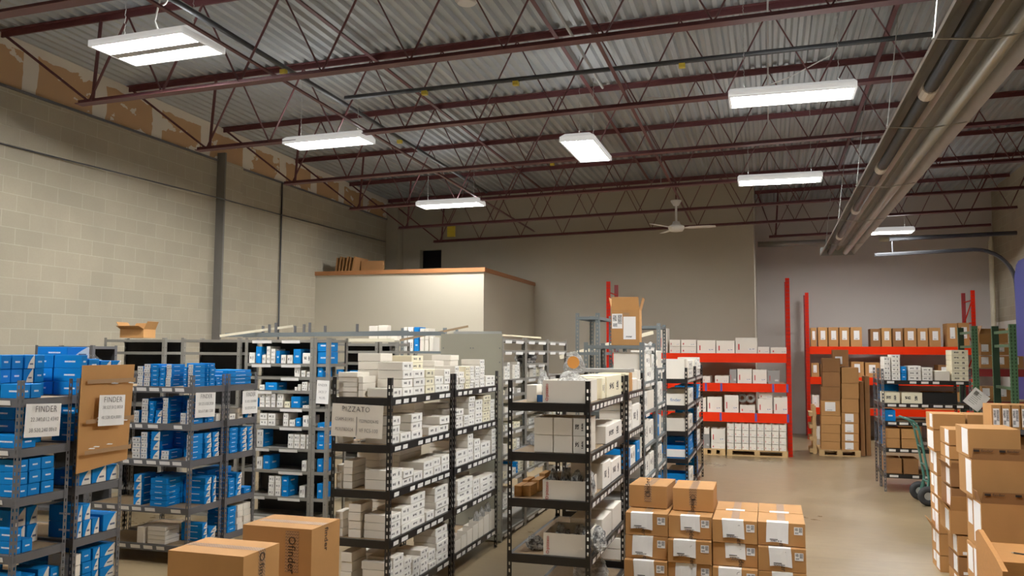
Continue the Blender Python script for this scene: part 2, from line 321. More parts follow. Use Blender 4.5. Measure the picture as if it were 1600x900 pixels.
# pipes and cables
def P(name, pts, r, mat, label, cat='pipe', n=8): return tag(MB().tube(pts, r, n).put(name, mat, smooth=True), label, cat)
P('gas_pipe', [(-5.3, 1, 5.33), (-5.3, 9.75, 5.25), (-5.3, 15.6, 5.15)], .028, 'pipe_dark', 'dark iron pipe running lengthwise below the deck beside the left lights')
P('gas_pipe', [(-5.22, 9.62, 5.28), (0, 9.62, 5.36), (4.9, 9.62, 5.44)], .03, 'pipe_dark', 'dark iron branch pipe crossing the hall below the deck')
P('conduit', [(-5.42, 1, 5.45), (-5.42, 7.3, 5.37)], .016, 'galv', 'bright metal conduit running lengthwise above the nearest left light', 'conduit')
P('conduit', [(-2.0, 1, 5.6), (-2.05, 10.8, 5.5)], .018, 'galv', 'bright metal conduit running lengthwise to the six-tube light', 'conduit')
P('conduit', [(.05, 2, 5.78), (.05, 14, 5.6)], .01, 'galv', 'thin bright conduit along the deck above the right-hand lights', 'conduit')
P('cable', [(-8.78, -4, 4.46-.027*3), (-8.78, 7.7, 4.46), (-8.62, 11.8, 4.5), (-8.62, 12.42, 4.5), (-8.78, 14, 4.56), (-8.77, 18.3, 4.62)], .011, 'pipe_dark', 'dark cable running along the upper concrete block wall', 'cable')
P('conduit', [(-8.77, 13.79, 0), (-8.77, 13.79, 5.16)], .016, 'pipe_dark', 'vertical grey conduit on the block wall beyond the pilaster', 'conduit')
for i, (x, y, z) in enumerate(((-5.3, 8.3, 5.2), (-5.3, 11.5, 5.16), (-2.9, 9.62, 5.262), (-.9, 9.62, 5.29), (-3.6, 14.2, 5.3), (-4.1, 9.62, 5.245))):
    tag(MB().box(-.035, .035, -.03, .03, -.02, .028).put('pipe_tag', 'yellow', None, (x, y, z)), ['yellow tag on the lengthwise dark pipe, nearer one', 'yellow tag on the lengthwise dark pipe, farther one', 'yellow tag on the crossing pipe left of the six-tube light', 'yellow tag on the crossing pipe right of the six-tube light', 'small yellow tag high between the far joists', 'yellow tag on the crossing pipe near its left junction'][i], 'tag')
pts = [(2.6+.0*t, 9.8, 5.5) for t in range(1)]
P('electric_cable', [(-1.35, 9.93, 5.05), (-.8, 9.9, 4.98), (-.1, 9.9, 5.02), (.3, 9.9, 5.15), (.72, 9.9, 5.35), (.8, 9.9, 5.7)], .007, 'white_metal', 'white electric cable looping between joists above the right-hand light', 'cable')
for x, y, z, l in ((-1.76, 14.68, 4.88, 'round white smoke detector under the far joists'), (-2.86, 7.75, 5.5, 'round white detector at the top edge near the first joist')):
    tag(MB().tube([(x, y, z), (x, y, z+.03), (x, y, z+.05)], [.09, .12, .06], 20).put('smoke_detector', 'white_metal', smooth=False), l, 'smoke detector')
    MBt = MB().tube([(x, y, z+.05), (x, y, deckz(x, y))], .006, 6).put('hanger_rod', 'galv'); tag(MBt, 'thin hanger rod holding the '+l, 'rod')
tag(MB().box(-.09, .09, -.03, .03, -.13, .13).put('hanging_tag', 'yellow', None, (-7.0, 18.1, 4.78)), 'yellow-green tag hanging from the far joist over the office', 'tag')
P('sprinkler_pipe', [(XJ+.05, 21.9, 4.72), (1.4, 21.9, 4.73)], .07, 'galv', 'grey pipe along the top of the recessed wall left of the heater end')
P('duct_pipe', [(1.6, 22.0, 4.75), (1.9, 19.5, 5.1), (2.6, 17.5, 5.3)], .12, 'galv', 'round silver flue duct rising behind the heater end', 'duct')
P('roof_drain_pipe', [(2.6, 21.9, 4.75), (5.0, 21.9, 4.8), (5.0, 21.9, 4.6), (5.0, 21.9, 0)], .055, 'cream_steel', 'cream drain pipe down the far right corner')
# ------------------------------------------------------------------ lights
def light(x, y, z, L, W, rz, style, label):
    o = root('high_bay_light', label, 'ceiling light', (x, y, z), rz, 'fluorescent high bay lights')
    h = .09
    hs = MB(); a, b = L/2, W/2
    hs.v = [(-a, -b, 0), (a, -b, 0), (a, b, 0), (-a, b, 0), (-a, -b, h*.55), (a, -b, h*.55), (a, b, h*.55), (-a, b, h*.55), (-a*.97, -b*.7, h), (a*.97, -b*.7, h), (a*.97, b*.7, h), (-a*.97, b*.7, h)]
    for q in (0, 4):
        for i in range(4): j = (i+1) % 4; hs.f.append((q+i, q+j, q+4+j, q+4+i))
    hs.f.append((8, 9, 10, 11)); hs.put('housing', 'fixture_shell', o)
    MB().ring(-a, a, -b, b, -.014, .004, .024).put('rim', 'fixture_shell', o)
    if style == 'lens':
        MB().box(-a+.045, a-.045, -b+.045, b-.045, .012, .02).put('diffuser', 'diffuser_far' if y > 13 else 'diffuser', o)
    else:
        n = style; ys = [(-b+W*(i+.5)/n) for i in range(n)]
        if n == 4: ys = [-b*.72, -b*.3, b*.3, b*.72]
        MB().box(-a+.02, a-.02, -b+.02, b-.02, .05, .055).put('reflector', 'reflector', o)
        for yy in ys: MB().tube([(-a+.04, yy, .025), (a-.04, yy, .025)], .013 if n != 4 else .02, 8).put('lamp_tube', 'tube', o)
        if n == 6:
            for i in range(1, n): MB().box(-a+.03, a-.03, -b+W*i/n-.008, -b+W*i/n+.008, -.004, .05).put('dark_gap_strip', 'dark_hole', o)  # dark strips added to stand for the dim gaps between tubes
        if n == 4: MB().box(-a+.02, a-.02, -.055, .055, -.016, .04).put('centre_spine', 'reflector', o)
        for s_ in (-1, 1): MB().box(s_*a-(.03 if s_ > 0 else 0), s_*a+(.03 if s_ < 0 else 0), -b+.02, b-.02, .0, .05).put('end_cap', 'white_metal', o)
    MB().box(-a*.8, a*.8, -.045, .045, h+.001, h+.004).put('added_uplight_strip', 'added_uplight', o)  # glowing strip added on the housing to brighten deck and upper walls
    top = deckz(x, y)-z
    for s_ in (-1, 1):
        pts = []; zz = h*.9; i = 0; m_ = MB()
        while zz < top:
            pts.append((s_*a*.75+(.004 if i % 2 else -.004), .004 if (i//2) % 2 else -.004, zz)); zz += .02; i += 1
        m_.tube(pts, .0035, 4).put('hanging_chain', 'galv', o)
    return o
light(-5.72, 6.72, 4.96, 1.13, .62, R(-3), 4, 'large four-tube light nearest the camera over the left aisle')
light(-5.6, 9.9, 4.78, 1.18, .42, R(-3), 'lens', 'long white light, second over the left aisle')
light(-5.55, 14.3, 4.68, 1.22, .42, R(-2), 'lens', 'small distant white light above the office, farthest of the left row')
light(-2.33, 11.1, 4.74, 1.25, .46, R(90), 6, 'six-tube light set lengthwise in the middle of the ceiling')
light(.26, 8.85, 4.6, 1.22, .42, R(0), 'lens', 'long white light nearest on the right side, beside the heater')
light(.2, 13.3, 4.62, 1.22, .42, R(0), 'lens', 'long white light, second on the right side above the orange racks')
light(2.25, 18.9, 4.52, 1.3, .42, R(0), 'lens', 'long white light behind the lower end of the tube heater')
light(.2, 5.3, 4.8, 1.2, .5, 0, 'lens', 'white light added out of view over the right aisle')  # unseen fixture, added overhead to light the carton tops
light(-5.7, 2.6, 4.96, 1.2, .5, 0, 'lens', 'white light added out of view over the left aisle')  # added fixture outside the view, lights the near rack fronts
# white cord curling above the first light
pts = [(-5.6+.0, 6.62, 5.78)]+[(-5.6+.09*math.sin(t*.5)+.0, 6.6, 5.42+.09*math.cos(t*.5)) for t in range(0, 14)]+[(-5.68, 6.62, 5.2), (-5.64, 6.66, 5.06)]
P('power_cord', pts, .009, 'white_metal', 'white power cord with one loop above the nearest left light', 'cord', 6)
# ceiling fan
o = root('ceiling_fan', 'white three-blade ceiling fan on a downrod in front of the beige wall', 'ceiling fan', (-1.62, 15.85, 4.33))
MB().tube([(0, 0, .1), (0, 0, .52)], .02, 10).put('downrod', 'white_metal', o); MB().tube([(0, 0, .42), (0, 0, .5), (0, 0, .52)], [.05, .1, .1], 16).put('canopy', 'white_metal', o, smooth=True)
MB().tube([(0, 0, .9), (0, 0, .52)], .012, 8).put('hanger_rod', 'joist', o)
MB().tube([(0, 0, -.07), (0, 0, -.06), (0, 0, -.01), (0, 0, .03), (0, 0, .06), (0, 0, .12)], [.06, .12, .15, .15, .08, .06], 20).put('motor', 'white_metal', o, smooth=True)
for a in (-2, 118, 238):
    bl = MB(); L_ = .72
    bl.v = [(.14, -.03, 0), (.25, -.06, .012), (.6, -.075, .014), (L_, -.05, .012), (L_, .05, -.002), (.6, .06, -.006), (.25, .05, -.006), (.14, .03, 0)]
    bl.v += [(x_, y_, z_-.008) for x_, y_, z_ in bl.v]; bl.f = [tuple(range(8)), tuple(range(15, 7, -1))]+[(i, 8+i, 8+(i+1) % 8, (i+1) % 8) for i in range(8)]
    bl.put('blade', 'white_metal', o, rot=(0, 0, R(a)))
# radiant tube heater
x0 = xon(1311, 17.2, 3.9); HX = 1.3; hy0, hy1 = 3.0, 17.3
o = root('tube_heater', 'long silver radiant tube heater with reflector hanging lengthwise from the roof', 'heater', (HX, 0, 3.92))
pr = [(-.30, -.02), (-.2, .11), (-.09, .13), (0, .06), (.09, .13), (.2, .11), (.30, -.02), (.31, -.01), (.205, .125), (.09, .145), (0, .075), (-.09, .145), (-.205, .125), (-.31, -.01)]
hm = MB(); ys = [hy0+i*(hy1-hy0)/5 for i in range(6)]
hm.prism(pr, hy0, hy1).put('reflector', 'galv', o)
for s_, nm in ((-1, 'left'), (1, 'right')):
    MB().tube([(s_*.14, hy0, .02), (s_*.14, hy1-.1, .02)], .05, 14).put('burner_tube', 'galv' if s_ > 0 else 'pipe_dark', o, smooth=True)
for y in (6.7, 9.4, 12.1, 14.8): MB().tube([(-.14, y-.1, .02), (-.14, y+.1, .02)], .06, 14).put('tube_coupling', 'white_metal', o)
for y in (5.5, 7.6, 10.2, 12.8, 15.6):
    MB().tube([(-.32, y, -.01), (0, y, -.045), (.32, y, -.01)], .006, 6).put('cross_wire', 'galv', o)
    for s_ in (-1, 1): MB().tube([(s_*.31, y, 0), (s_*.2, y, .95)], .004, 5).put('hanger_wire', 'galv', o)
MB().box(-.31, .31, hy1, hy1+.015, -.03, .14).put('end_plate', 'galv', o)
# ------------------------------------------------------------------ loading door hardware on the right wall
o = root('door_track', 'dark curved overhead door track running from the right wall into the hall', 'door track', (0, 19.35, 0))
arc = [(2.2, 0, 4.1), (4.1, 0, 4.16)]+[(4.1+.75*math.sin(R(a)), 0, 3.41+.75*math.cos(R(a))) for a in range(10, 95, 10)]+[(4.88, 0, 2.6), (4.92, 0, 0)]
MB().tube(arc, .04, 6).put('rail', 'pipe_dark', o); MB().tube([(2.5, 0, 4.43), (4.9, 0, 4.48)], .045, 6).put('brace_bar', 'pipe_dark', o); MB().tube([(2.55, 0, 4.1), (2.55, 0, 4.45)], .015, 6).put('hanger_strap', 'pipe_dark', o)
MB().tube([(4.97, .05, 3.5), (5.0, .05, 2.7)], .012, 6).put('lift_cable', 'galv', o)
prof = [(-4.5, 0), (0, 0), (0, 3.55), (-.15, 3.78), (-.35, 3.85), (-4.5, 3.95)]
tag(MB().prism([(p_+19.1, q_) for p_, q_ in prof], 4.76, 4.80, 'x').put('door_panel', 'blue_curtain'), 'navy blue loading door panel at the right edge behind the green rack', 'door')
exec_later = []
# ------------------------------------------------------------------ shelving
def post_me(H, w, pitch, hw, hh, sx, sy):
    def mk():
        a, b_ = (w-hw)/2, (w+hw)/2; us = [-w, -b_, -a, 0, a, b_, w]; zs = [0]; z = .02
        while z+hh < H-.01: zs += [z, z+hh]; z += pitch
        zs.append(H); v = []; f = []
        for z in zs:
            for u in us: v.append((sx*max(u, 0), sy*max(-u, 0), z))
        for i in range(len(zs)-1):
            for j in range(6):
                if i % 2 == 1 and j in (1, 4): continue
                b = i*7+j; f.append((b, b+1, b+8, b+7))
        return mesh('post', v, f)
    return cached(('post', H, w, pitch, hw, hh, sx, sy), mk)
LV = ['top', 'second', 'third', 'fourth', 'fifth', 'sixth', 'seventh', 'eighth', 'ninth', 'tenth']
def unit(name, label, cat, x0, x1, y0, y1, H, levels, mat, style='rivet', strips='', back=None, side=None, group=None, nlab=8):
    o = root(name, label, cat, (x0, y0, 0), group=group); X, Y = x1-x0, y1-y0
    w, pi_, hw, hh = {'rivet': (.034, .05, .011, .024), 'angle': (.045, .045, .013, .02), 'clip': (.042, .1, .008, .012)}[style]
    for cx, cy, sx, sy in ((0, 0, 1, 1), (X, 0, -1, 1), (X, Y, -1, -1), (0, Y, 1, -1)):
        link('post', post_me(H, w, pi_, hw, hh, sx, sy), mat, o, (cx, cy, 0))
    for li, z in enumerate(levels):
        if style == 'rivet': s_ = MB().ring(.004, X-.004, .004, Y-.004, z-.06, z-.001, .025)
        else: s_ = MB().ring(.004, X-.004, .004, Y-.004, z-.034, z-.001, .012)
        OBS.append((x0, x1, y0, y1, z-(.06 if style == 'rivet' else .034), z))
        s_ = s_.put('shelf', mat, o)
        d_ = MB().box(.03, X-.03, .03, Y-.03, z-.02, z-.001) if style == 'rivet' else MB().box(.017, X-.017, .017, Y-.017, z-.006, z-.001)
        d_.put('deck_board', 'chip' if style == 'rivet' else mat, s_)
        for face in strips:
            L = Y if face == 'E' else X; n = max(2, int(L/(.155 if style == 'rivet' else .4))); rr = random.Random(int(z*100)+int(x0*37))
            for i in range(n):
                if rr.random() < .12: continue
                a = .06+(L-.12)*(i+.1)/n; b_ = a+(L-.12)/n*rr.uniform(.55, .8)
                m_ = MB()
                if face == 'E': m_.quad((X+.001, a, z-.05), (X+.001, b_, z-.05), (X+.004, b_, z-.018), (X+.004, a, z-.018))
                else: m_.quad((a, -.001, z-.045), (b_, -.001, z-.045), (b_, -.008, z-.012), (a, -.008, z-.012))
                m_.put('label_strip', 'paper_plain', s_)
    OBS.extend([(x0, x1, y1-.012, y1, 0, H), (x0, x0+.003, y0, y1, 0, H), (x1-.003, x1, y0, y1, 0, H)])
    if back: MB().box(.005, X-.005, Y-.008, Y-.002, .05, H-.02).put('back_panel', back, o)
    for s_ in (side or ''):
        (MB().box(X-.003, X+.001, .01, Y-.01, .03, H-.005) if s_ == 'E' else MB().box(-.001, .003, .01, Y-.01, .03, H-.005)).put('side_panel', 'olive_panel' if mat != 'dark_steel' else 'dark_back', o)
    return o
# ---- boxes
UB = {}
def ubox(kind):
    def mk():
        import bmesh
        bm = bmesh.new(); bm.from_mesh(MB().box(-.5, .5, -.5, .5, 0, 1).me('b0'))
        bmesh.ops.bevel(bm, geom=list(bm.edges), offset=.022, segments=1, affect='EDGES'); me = bpy.data.meshes.new('box'); bm.to_mesh(me); bm.free(); return me
    if kind not in UB: UB[kind] = mk(); UB[kind].materials.append(MT[kind])
    return UB[kind]
KN = {'white_box': ('white_box', 'white box'), 'cream_box': ('white_box', 'cream box'), 'plain_white': ('white_box', 'plain white box'), 'blue_end': ('blue_box', 'white-ended blue box'),
      'blue_swoosh': ('blue_box', 'blue-and-white box'), 'blue_logo': ('blue_box', 'blue box'), 'grey_box': ('grey_box', 'grey box'), 'carton': ('small_carton', 'brown carton'), 'carton_dark': ('small_carton', 'dark brown carton')}
TN = ['bottom', 'second', 'third', 'fourth', 'fifth', 'sixth', 'seventh', 'eighth', 'ninth']
ONM = ['first', 'second', 'third', 'fourth', 'fifth', 'sixth', 'seventh', 'eighth', 'ninth', 'tenth', 'eleventh', 'twelfth', 'thirteenth', 'fourteenth', 'fifteenth', 'sixteenth']
used_labels = {}
OBS = []
def hits(x0, x1, y0, y1, z0, z1):
    return any(x0 < b[1] and b[0] < x1 and y0 < b[3] and b[2] < y1 and z0 < b[5] and b[4] < z1 for b in OBS)
def fits(x, y, z, w, d, h, n, face):
    """how many tiers of a stack stand free of what is already there"""
    hx, hy = (d/2, w/2) if face in 'EW' else (w/2, d/2)
    while n and hits(x-hx, x+hx, y-hy, y+hy, z+.0005, z+n*(h+.0026)-.002): n -= 1
    return n
def put_box(kind, x, y, z, w, d, h, face, label, group, nm=None):
    rz = {'E': 0, 'S': R(-90), 'W': R(180)}[face]
    hx, hy = (d/2, w/2) if face in 'EW' else (w/2, d/2)
    if hits(x-hx, x+hx, y-hy, y+hy, z, z+h): return None
    OBS.append((x-hx, x+hx, y-hy, y+hy, z, z+h))
    o = link(nm or KN[kind][0], ubox(kind), None, None, (x, y, z), (0, 0, rz), (d, w, h))
    c = used_labels.get(label, 0); used_labels[label] = c+1
    return tag(o, label, 'box', group)
def fill(un, face, pv, lv, z, specs, kind, d=.2, inset=.014, nm=None, back='', lo=-99, hi=99):
    """stacks along one face of a unit: (px0, px1, tiers, tier height[, kind[, depth]])"""
    pos = {'E': yon, 'S': xon}[face]; nstk = len(specs); prev = lo
    ref = inset
    for i, sp in enumerate(specs):
        p0, p1, n, h = sp[:4]; kd = sp[4] if len(sp) > 4 and sp[4] else kind; dd = sp[5] if len(sp) > 5 else d
        a, b = pos(p0, pv, z+h*n/2), pos(p1, pv, z+h*n/2)
        a = max(a, prev+.003, lo); b = min(b, hi)
        if b-a < .018: continue
        prev = b; n0 = n
        for ds in (1, .7, .45):
            dx = dd*ds+.013; n = fits(*((pv-inset-dx/2, (a+b)/2) if face == 'E' else ((a+b)/2, pv+inset+dx/2)), z, b-a-.004, dx, h, n0, face)
            if n >= min(n0, 2): break
        dd *= ds
        for t in range(n):
            jd = random.uniform(0, .012); ww = b-a-.005
            cx, cy = (pv-inset-jd-dd/2, (a+b)/2) if face == 'E' else ((a+b)/2, pv+inset+jd+dd/2)
            tn = '' if n == 1 else (' top of' if t == n-1 else ' '+TN[t]+' in')
            lab = f"{KN[kd][1]},{tn} {ONM[min(i, 15)]} {back+' ' if back else ''}stack, {lv} shelf, {un}"
            if n == 1: lab = f"{KN[kd][1]} alone as {ONM[min(i, 15)]} {back+' ' if back else ''}stack, {lv} shelf, {un}"
            put_box(kd, cx, cy, z+.001+t*(h+.0025), ww, dd, h, face, lab, f"boxes on the {lv} shelf of {un}", nm)
Z5 = [1.65, 1.30, .96, .60, .2]
W, CR, PW, BE, BS, BL, G = 'white_box', 'cream_box', 'plain_white', 'blue_end', 'blue_swoosh', 'blue_logo', 'grey_box'
# ==== unit D : black rack, two bays, white boxes
DX0, DX1 = -3.19, -2.70
unit('shelving_rack', 'black boltless rack of white boxes with wide handwritten sign on its end', 'shelving rack', DX0, DX1, 5.78, 7.08, 1.80, Z5, 'black_steel', strips='E')
unit('shelving_rack', 'black rack of white boxes directly behind the bay with the wide sign', 'shelving rack', DX0, DX1, 7.12, 8.38, 1.80, Z5, 'black_steel', strips='E')
dn, df = 'near white-box bay', 'far white-box bay'
Dn = [[(617, 632, 1, .064), (632.5, 649, 4, .064), (649.5, 667, 3, .064), (668, 682, 3, .064, CR), (683, 696, 2, .066), (697, 706, 3, .062)],
      [(616, 629, 3, .066), (630, 646, 1, .066), (647, 664, 3, .064), (673, 689, 1, .066), (690, 705, 2, .066)],
      [(614, 632, 2, .07), (633, 649, 2, .055), (650, 664, 1, .07), (665, 680, 2, .064), (681, 692, 2, .064), (693, 705, 2, .066)],
      [(613, 630, 3, .056), (631, 645, 3, .062), (646, 668, 4, .062), (670, 682, 1, .07), (684, 704, 4, .058)],
      [(610, 617, 4, .056), (618, 634, 5, .048), (635, 647, 4, .044), (648, 659, 3, .05), (660, 672, 4, .046), (673, 684, 3, .046), (685, 703, 5, .056)]]
Df = [[(714, 720, 4, .052), (721, 729, 3, .052), (730, 737, 4, .05, CR), (738, 744, 4, .05), (745, 752, 4, .05), (753, 760, 5, .052), (762, 776, 2, .05)],
      [(713, 727, 3, .056), (728, 735, 2, .05), (736, 745, 5, .052), (746, 757, 4, .055), (758, 769, 5, .05, CR), (770, 776, 4, .05)],
      [(711, 715, 2, .07), (716, 734, 2, .064), (735, 743, 4, .064), (744, 753, 3, .062), (755, 770, 2, .068), (771, 777, 4, .06)],
      [(709, 715, 4, .066), (718, 741, 4, .054), (742, 752, 3, .056), (753, 776, 3, .052)],
      [(709, 714, 3, .06)]]
for i in range(5):
    fill(dn, 'E', DX1, LV[i], Z5[i], Dn[i], W, .215, lo=5.80, hi=7.06); fill(df, 'E', DX1, LV[i], Z5[i], Df[i], W, .2, lo=7.14, hi=8.36)
# second row, set behind the first
for i, sp in enumerate(([(640, 658, 5, .064), (686, 703, 5, .06, CR)], [(622, 642, 3, .064, PW), (655, 670, 4, .062, PW), (690, 704, 4, .06, PW)], [(640, 655, 4, .056, PW), (668, 700, 4, .055, PW)], [(612, 625, 4, .06, PW), (660, 678, 5, .052, PW)], [(640, 668, 4, .05, PW)])):
    fill(dn, 'E', DX1, LV[i], Z5[i], sp, PW, .2, inset=.245, back='rear', lo=6.1, hi=7.06)
for i, sp in enumerate(([(716, 730, 5, .05), (740, 752, 6, .05)], [(720, 742, 4, .05, PW), (750, 764, 5, .05, PW)], [(738, 764, 3, .06, PW)], [(716, 728, 4, .055, PW), (745, 768, 3, .06, PW)], [])):
    fill(df, 'E', DX1, LV[i], Z5[i], sp, PW, .2, inset=.23, back='rear', lo=7.2, hi=8.36)
# boxes seen through the near end of the rack
De = [[(512, 557, 5, .035, PW, .2), (558, 566, 3, .05, PW, .25)], [(511, 520, 3, .06, PW), (521, 534, 2, .06, PW)], [(505, 532, 3, .056, PW, .1), (534, 549, 4, .05, PW, .22)], [(514, 534, 3, .06, PW, .16), (542, 566, 4, .06, PW, .2)], [(530, 548, 4, .07, PW, .24)]]
for i in range(5): fill('end of near white-box bay', 'S', 5.80, LV[i], Z5[i], De[i], PW, .18, lo=DX0+.02, hi=DX1-.25)
for i, (a, b_) in enumerate(((.0, 0), (.56, .78), (.3, .5), (.5, .7), (.4, .6))):
    if b_:
        for t in range(3): put_box(PW, DX0+.14, 6.2+i*.1, Z5[i]+.001+t*.0706, .3, .2, .07, 'E', f'plain white box, {TN[t]} of the inner stack on the {LV[i]} shelf, near white-box bay', 'inner stacks of the near white-box bay')
# black sack and open bins on the lowest shelf of the far bay
def blob(name, mat, loc, sx, sy, sz, label, cat, seed=1, group=None, parent=None, sub=3):
    def mk():
        import bmesh
        from mathutils import noise
        bm = bmesh.new(); bmesh.ops.create_icosphere(bm, subdivisions=sub, radius=1)
        for v in bm.verts:
            n_ = noise.noise(v.co*1.7+Vector((seed*3.1, 0, 0)))*.35+noise.noise(v.co*5+Vector((0, seed, 0)))*.16
            v.co *= 1+n_; v.co.z = max(v.co.z, -.62)
        zs = [v.co.z for v in bm.verts]; z0 = min(zs)
        for v in bm.verts: v.co.z -= z0
        zt_ = max(v.co.z for v in bm.verts); xt = max(abs(v.co.x) for v in bm.verts); yt = max(abs(v.co.y) for v in bm.verts)
        for v in bm.verts: v.co.x /= 2*xt; v.co.y /= 2*yt; v.co.z /= zt_
        me = bpy.data.meshes.new('b'); bm.to_mesh(me); bm.free(); return me
    me = cached(('blob', seed, mat, sub), mk)
    o = link(name, me, mat, parent, loc, None, (sx, sy, sz))
    if parent is None: tag(o, label, cat, group)
    return o
def tray(x, y, z, w, d, h, face, mat, label, cat='box', nm='open_box', t=.006, group=None, lettering=None):
    o = root(nm, label, cat, (x, y, z+.001), {'E': R(90), 'S': 0, 'W': R(-90)}[face], group)
    m_ = MB(); a, c = w/2, d/2
    m_.v = [(-a, -c, 0), (a, -c, 0), (a, c, 0), (-a, c, 0), (-a, -c, h), (a, -c, h), (a, c, h), (-a, c, h), (-a+t, -c+t, h), (a-t, -c+t, h), (a-t, c-t, h), (-a+t, c-t, h), (-a+t, -c+t, t), (a-t, -c+t, t), (a-t, c-t, t), (-a+t, c-t, t)]
    for i in range(4): j = (i+1) % 4; m_.f += [(i, j, 4+j, 4+i), (4+i, 4+j, 8+j, 8+i), (8+i, 8+j, 12+j, 12+i)]
    m_.f += [(3, 2, 1, 0), (12, 13, 14, 15)]; m_.put('tray_wall', mat, o)
    if lettering:
        for (s_, size, col, lx, lz, rot) in lettering:
            txt(s_, size, col, o, (lx, -c-.0015, lz), (R(90), rot, 0), 'printed_lettering')
    return o
blob('black_sack', 'film_dark', (-2.98, 7.52, Z5[4]+.001), .24, .45, .2, 'dark crinkled plastic sack on the lowest shelf of the far white-box bay', 'sack', 3)
for i, (p0, p1) in enumerate(((713, 722), (723, 731), (732, 740), (741, 749), (750, 757), (758, 766), (767, 775))):
    a, b_ = yon(p0, DX1, .3), yon(p1, DX1, .3)
    tray(-2.7-.014-.05, (a+b_)/2, Z5[4], b_-a-.004, .1, .1+.015*i, 'E', 'plain_white', f'open white parts bin, {ONM[i]} along the lowest shelf of the far white-box bay', 'bin', 'parts_bin', .003)
    if i > 3: blob('bagged_parts', 'film', (-2.765, (a+b_)/2, Z5[4]+.12), .06, (b_-a)*.7, .07+.015*i, f'clear bag of small parts inside {ONM[i]} bin of the far white-box bay', 'bag', i)
# wide sign
def sign(name, label, w, h, loc, rot, lines, mat='paper_plain', cat='sign', extra=None):
    o = root(name, label, cat, loc, rot=rot)
    m_ = MB(); n = 6
    for i in range(n+1):
        u = -w/2+w*i/n; m_.v += [(u, .003*math.sin(i*1.1), -h/2), (u, .003*math.sin(i*1.1+.6), h/2)]
    m_.f = [(2*i, 2*i+2, 2*i+3, 2*i+1) for i in range(n)]; m_.put('paper_sheet', mat, o)
    for (s_, size, x, z, sx) in lines: txt(s_, size, 'ink', o, (x, -.006, z), (R(90), 0, 0), 'handwriting', sx=sx)
    for (a, b_, c, d) in (extra or []): MB().box(a, b_, -.007, -.005, c, d).put('ruled_line', 'ink', o)
    return o
sx0, sx1 = xon(518, 5.76, 1.5), xon(598, 5.76, 1.5)
sw = sx1-sx0
sign('wide_sign', 'wide grey sheet with four handwritten part codes in two columns, taped to rack end', sw, .245, ((sx0+sx1)/2, 5.762, 1.475), (0, R(1.5), 0),
     [('PIZZATO', .058, -.01, .085, .9), ('CSAM-01V01', .036, -.103, .008, .72), ('FS3078D024', .036, -.103, -.068, .72), ('FS2096D024-M2', .034, .102, .0, .62), ('VF FC5-100', .042, .1, -.07, .68)], 'grey_paper' if False else 'plain_white', extra=[(-.002, .001, -.11, .03)])
tag(MB().tube([(-2.99, 5.86, 1.312), (-2.93, 6.1, 1.312)], .01, 8).put('white_tube', 'white_metal'), 'short white tube lying on the second shelf under the wide sign', 'tube')
# ==== unit A : charcoal rack, blue boxes, near left
AX0, AX1 = -6.3, -5.02; ZA = [1.65, 1.30, .96, .57, .2]
unit('shelving_rack', 'charcoal boltless rack of blue boxes at the far left edge, nearest the camera', 'shelving rack', AX0, AX1, 4.67, 5.13, 1.78, ZA, 'dark_steel', strips='S')
unit('shelving_rack', 'charcoal rack of blue boxes standing behind the tall cardboard sheet', 'shelving rack', AX0, AX1, 5.2, 5.68, 1.78, ZA, 'dark_steel', strips='')
an, af = 'far left rack', 'cardboard-sheet rack'
An = [[(36, 51, 1, .1), (52, 69, 1, .1)], [(32, 60, 1, .09, BL, .3)], [(29, 47, 3, .085), (47.5, 67, 3, .085), (67.5, 88, 3, .085)], [(25, 37, 2, .085), (38, 55, 1, .09)], [(24, 36, 3, .08), (40, 58, 2, .1)]]
for i in range(5): fill(an, 'E', AX1, LV[i], ZA[i], An[i], BL, .2, lo=4.70, hi=5.11)
fill(an, 'E', AX1, 'top', ZA[0], [(40, 56, 3, .1), (57, 75, 3, .1), (76, 92, 3, .1, BS), (93, 108, 3, .1)], BL, .3, inset=.225, back='rear', lo=4.7, hi=5.11)
fill(an, 'E', AX1, 'third', ZA[2], [(70, 92, 3, .095), (93, 112, 3, .095)], BL, .25, inset=.23, back='rear', lo=4.72, hi=5.11)
fill(an, 'E', AX1, 'second', ZA[1], [(62, 85, 3, .09), (86, 108, 3, .09)], BL, .25, inset=.24, back='rear', lo=4.72, hi=5.11)
fill(an, 'E', AX1, 'fourth', ZA[3], [(56, 82, 2, .13, BS), (83, 108, 2, .13, BS)], BL, .3, inset=.24, back='rear', lo=4.72, hi=5.11)
fill(an, 'E', AX1, 'fifth', ZA[4], [(62, 80, 2, .11, BS), (82, 104, 2, .1, BL)], BL, .25, inset=.02, back='rear', lo=4.9, hi=5.11)
xs = [-5.24-i*.085 for i in range(6)]
for i, zz in enumerate(ZA):      # front of the far left rack, left of its corner post
    for c_ in range(5):
        n = (3, 3, 2, 2, 3)[i] if c_ != 2 else 2; x = -5.30-c_*.11 if i == 0 else -5.07-.26-c_*.1
        kd = BS if i == 0 else BE
        for t in range(n): put_box(kd, x, 4.70+.13, zz+.001+t*(.0806 if i == 1 else .0906), .1 if i == 0 else .09, .2, .08 if i == 1 else .09, 'S', f'{KN[kd][1]}, {TN[t]} of {ONM[c_]} front stack, {LV[i]} shelf, {an}', f'boxes on the front of the {LV[i]} shelf of {an}')
fill(an, 'S', 4.67, 'second', ZA[1], [(-4, 9, 3, .078), (10.5, 22, 3, .078)], BE, .14, lo=-5.3, hi=AX1-.02, back='corner') if False else None
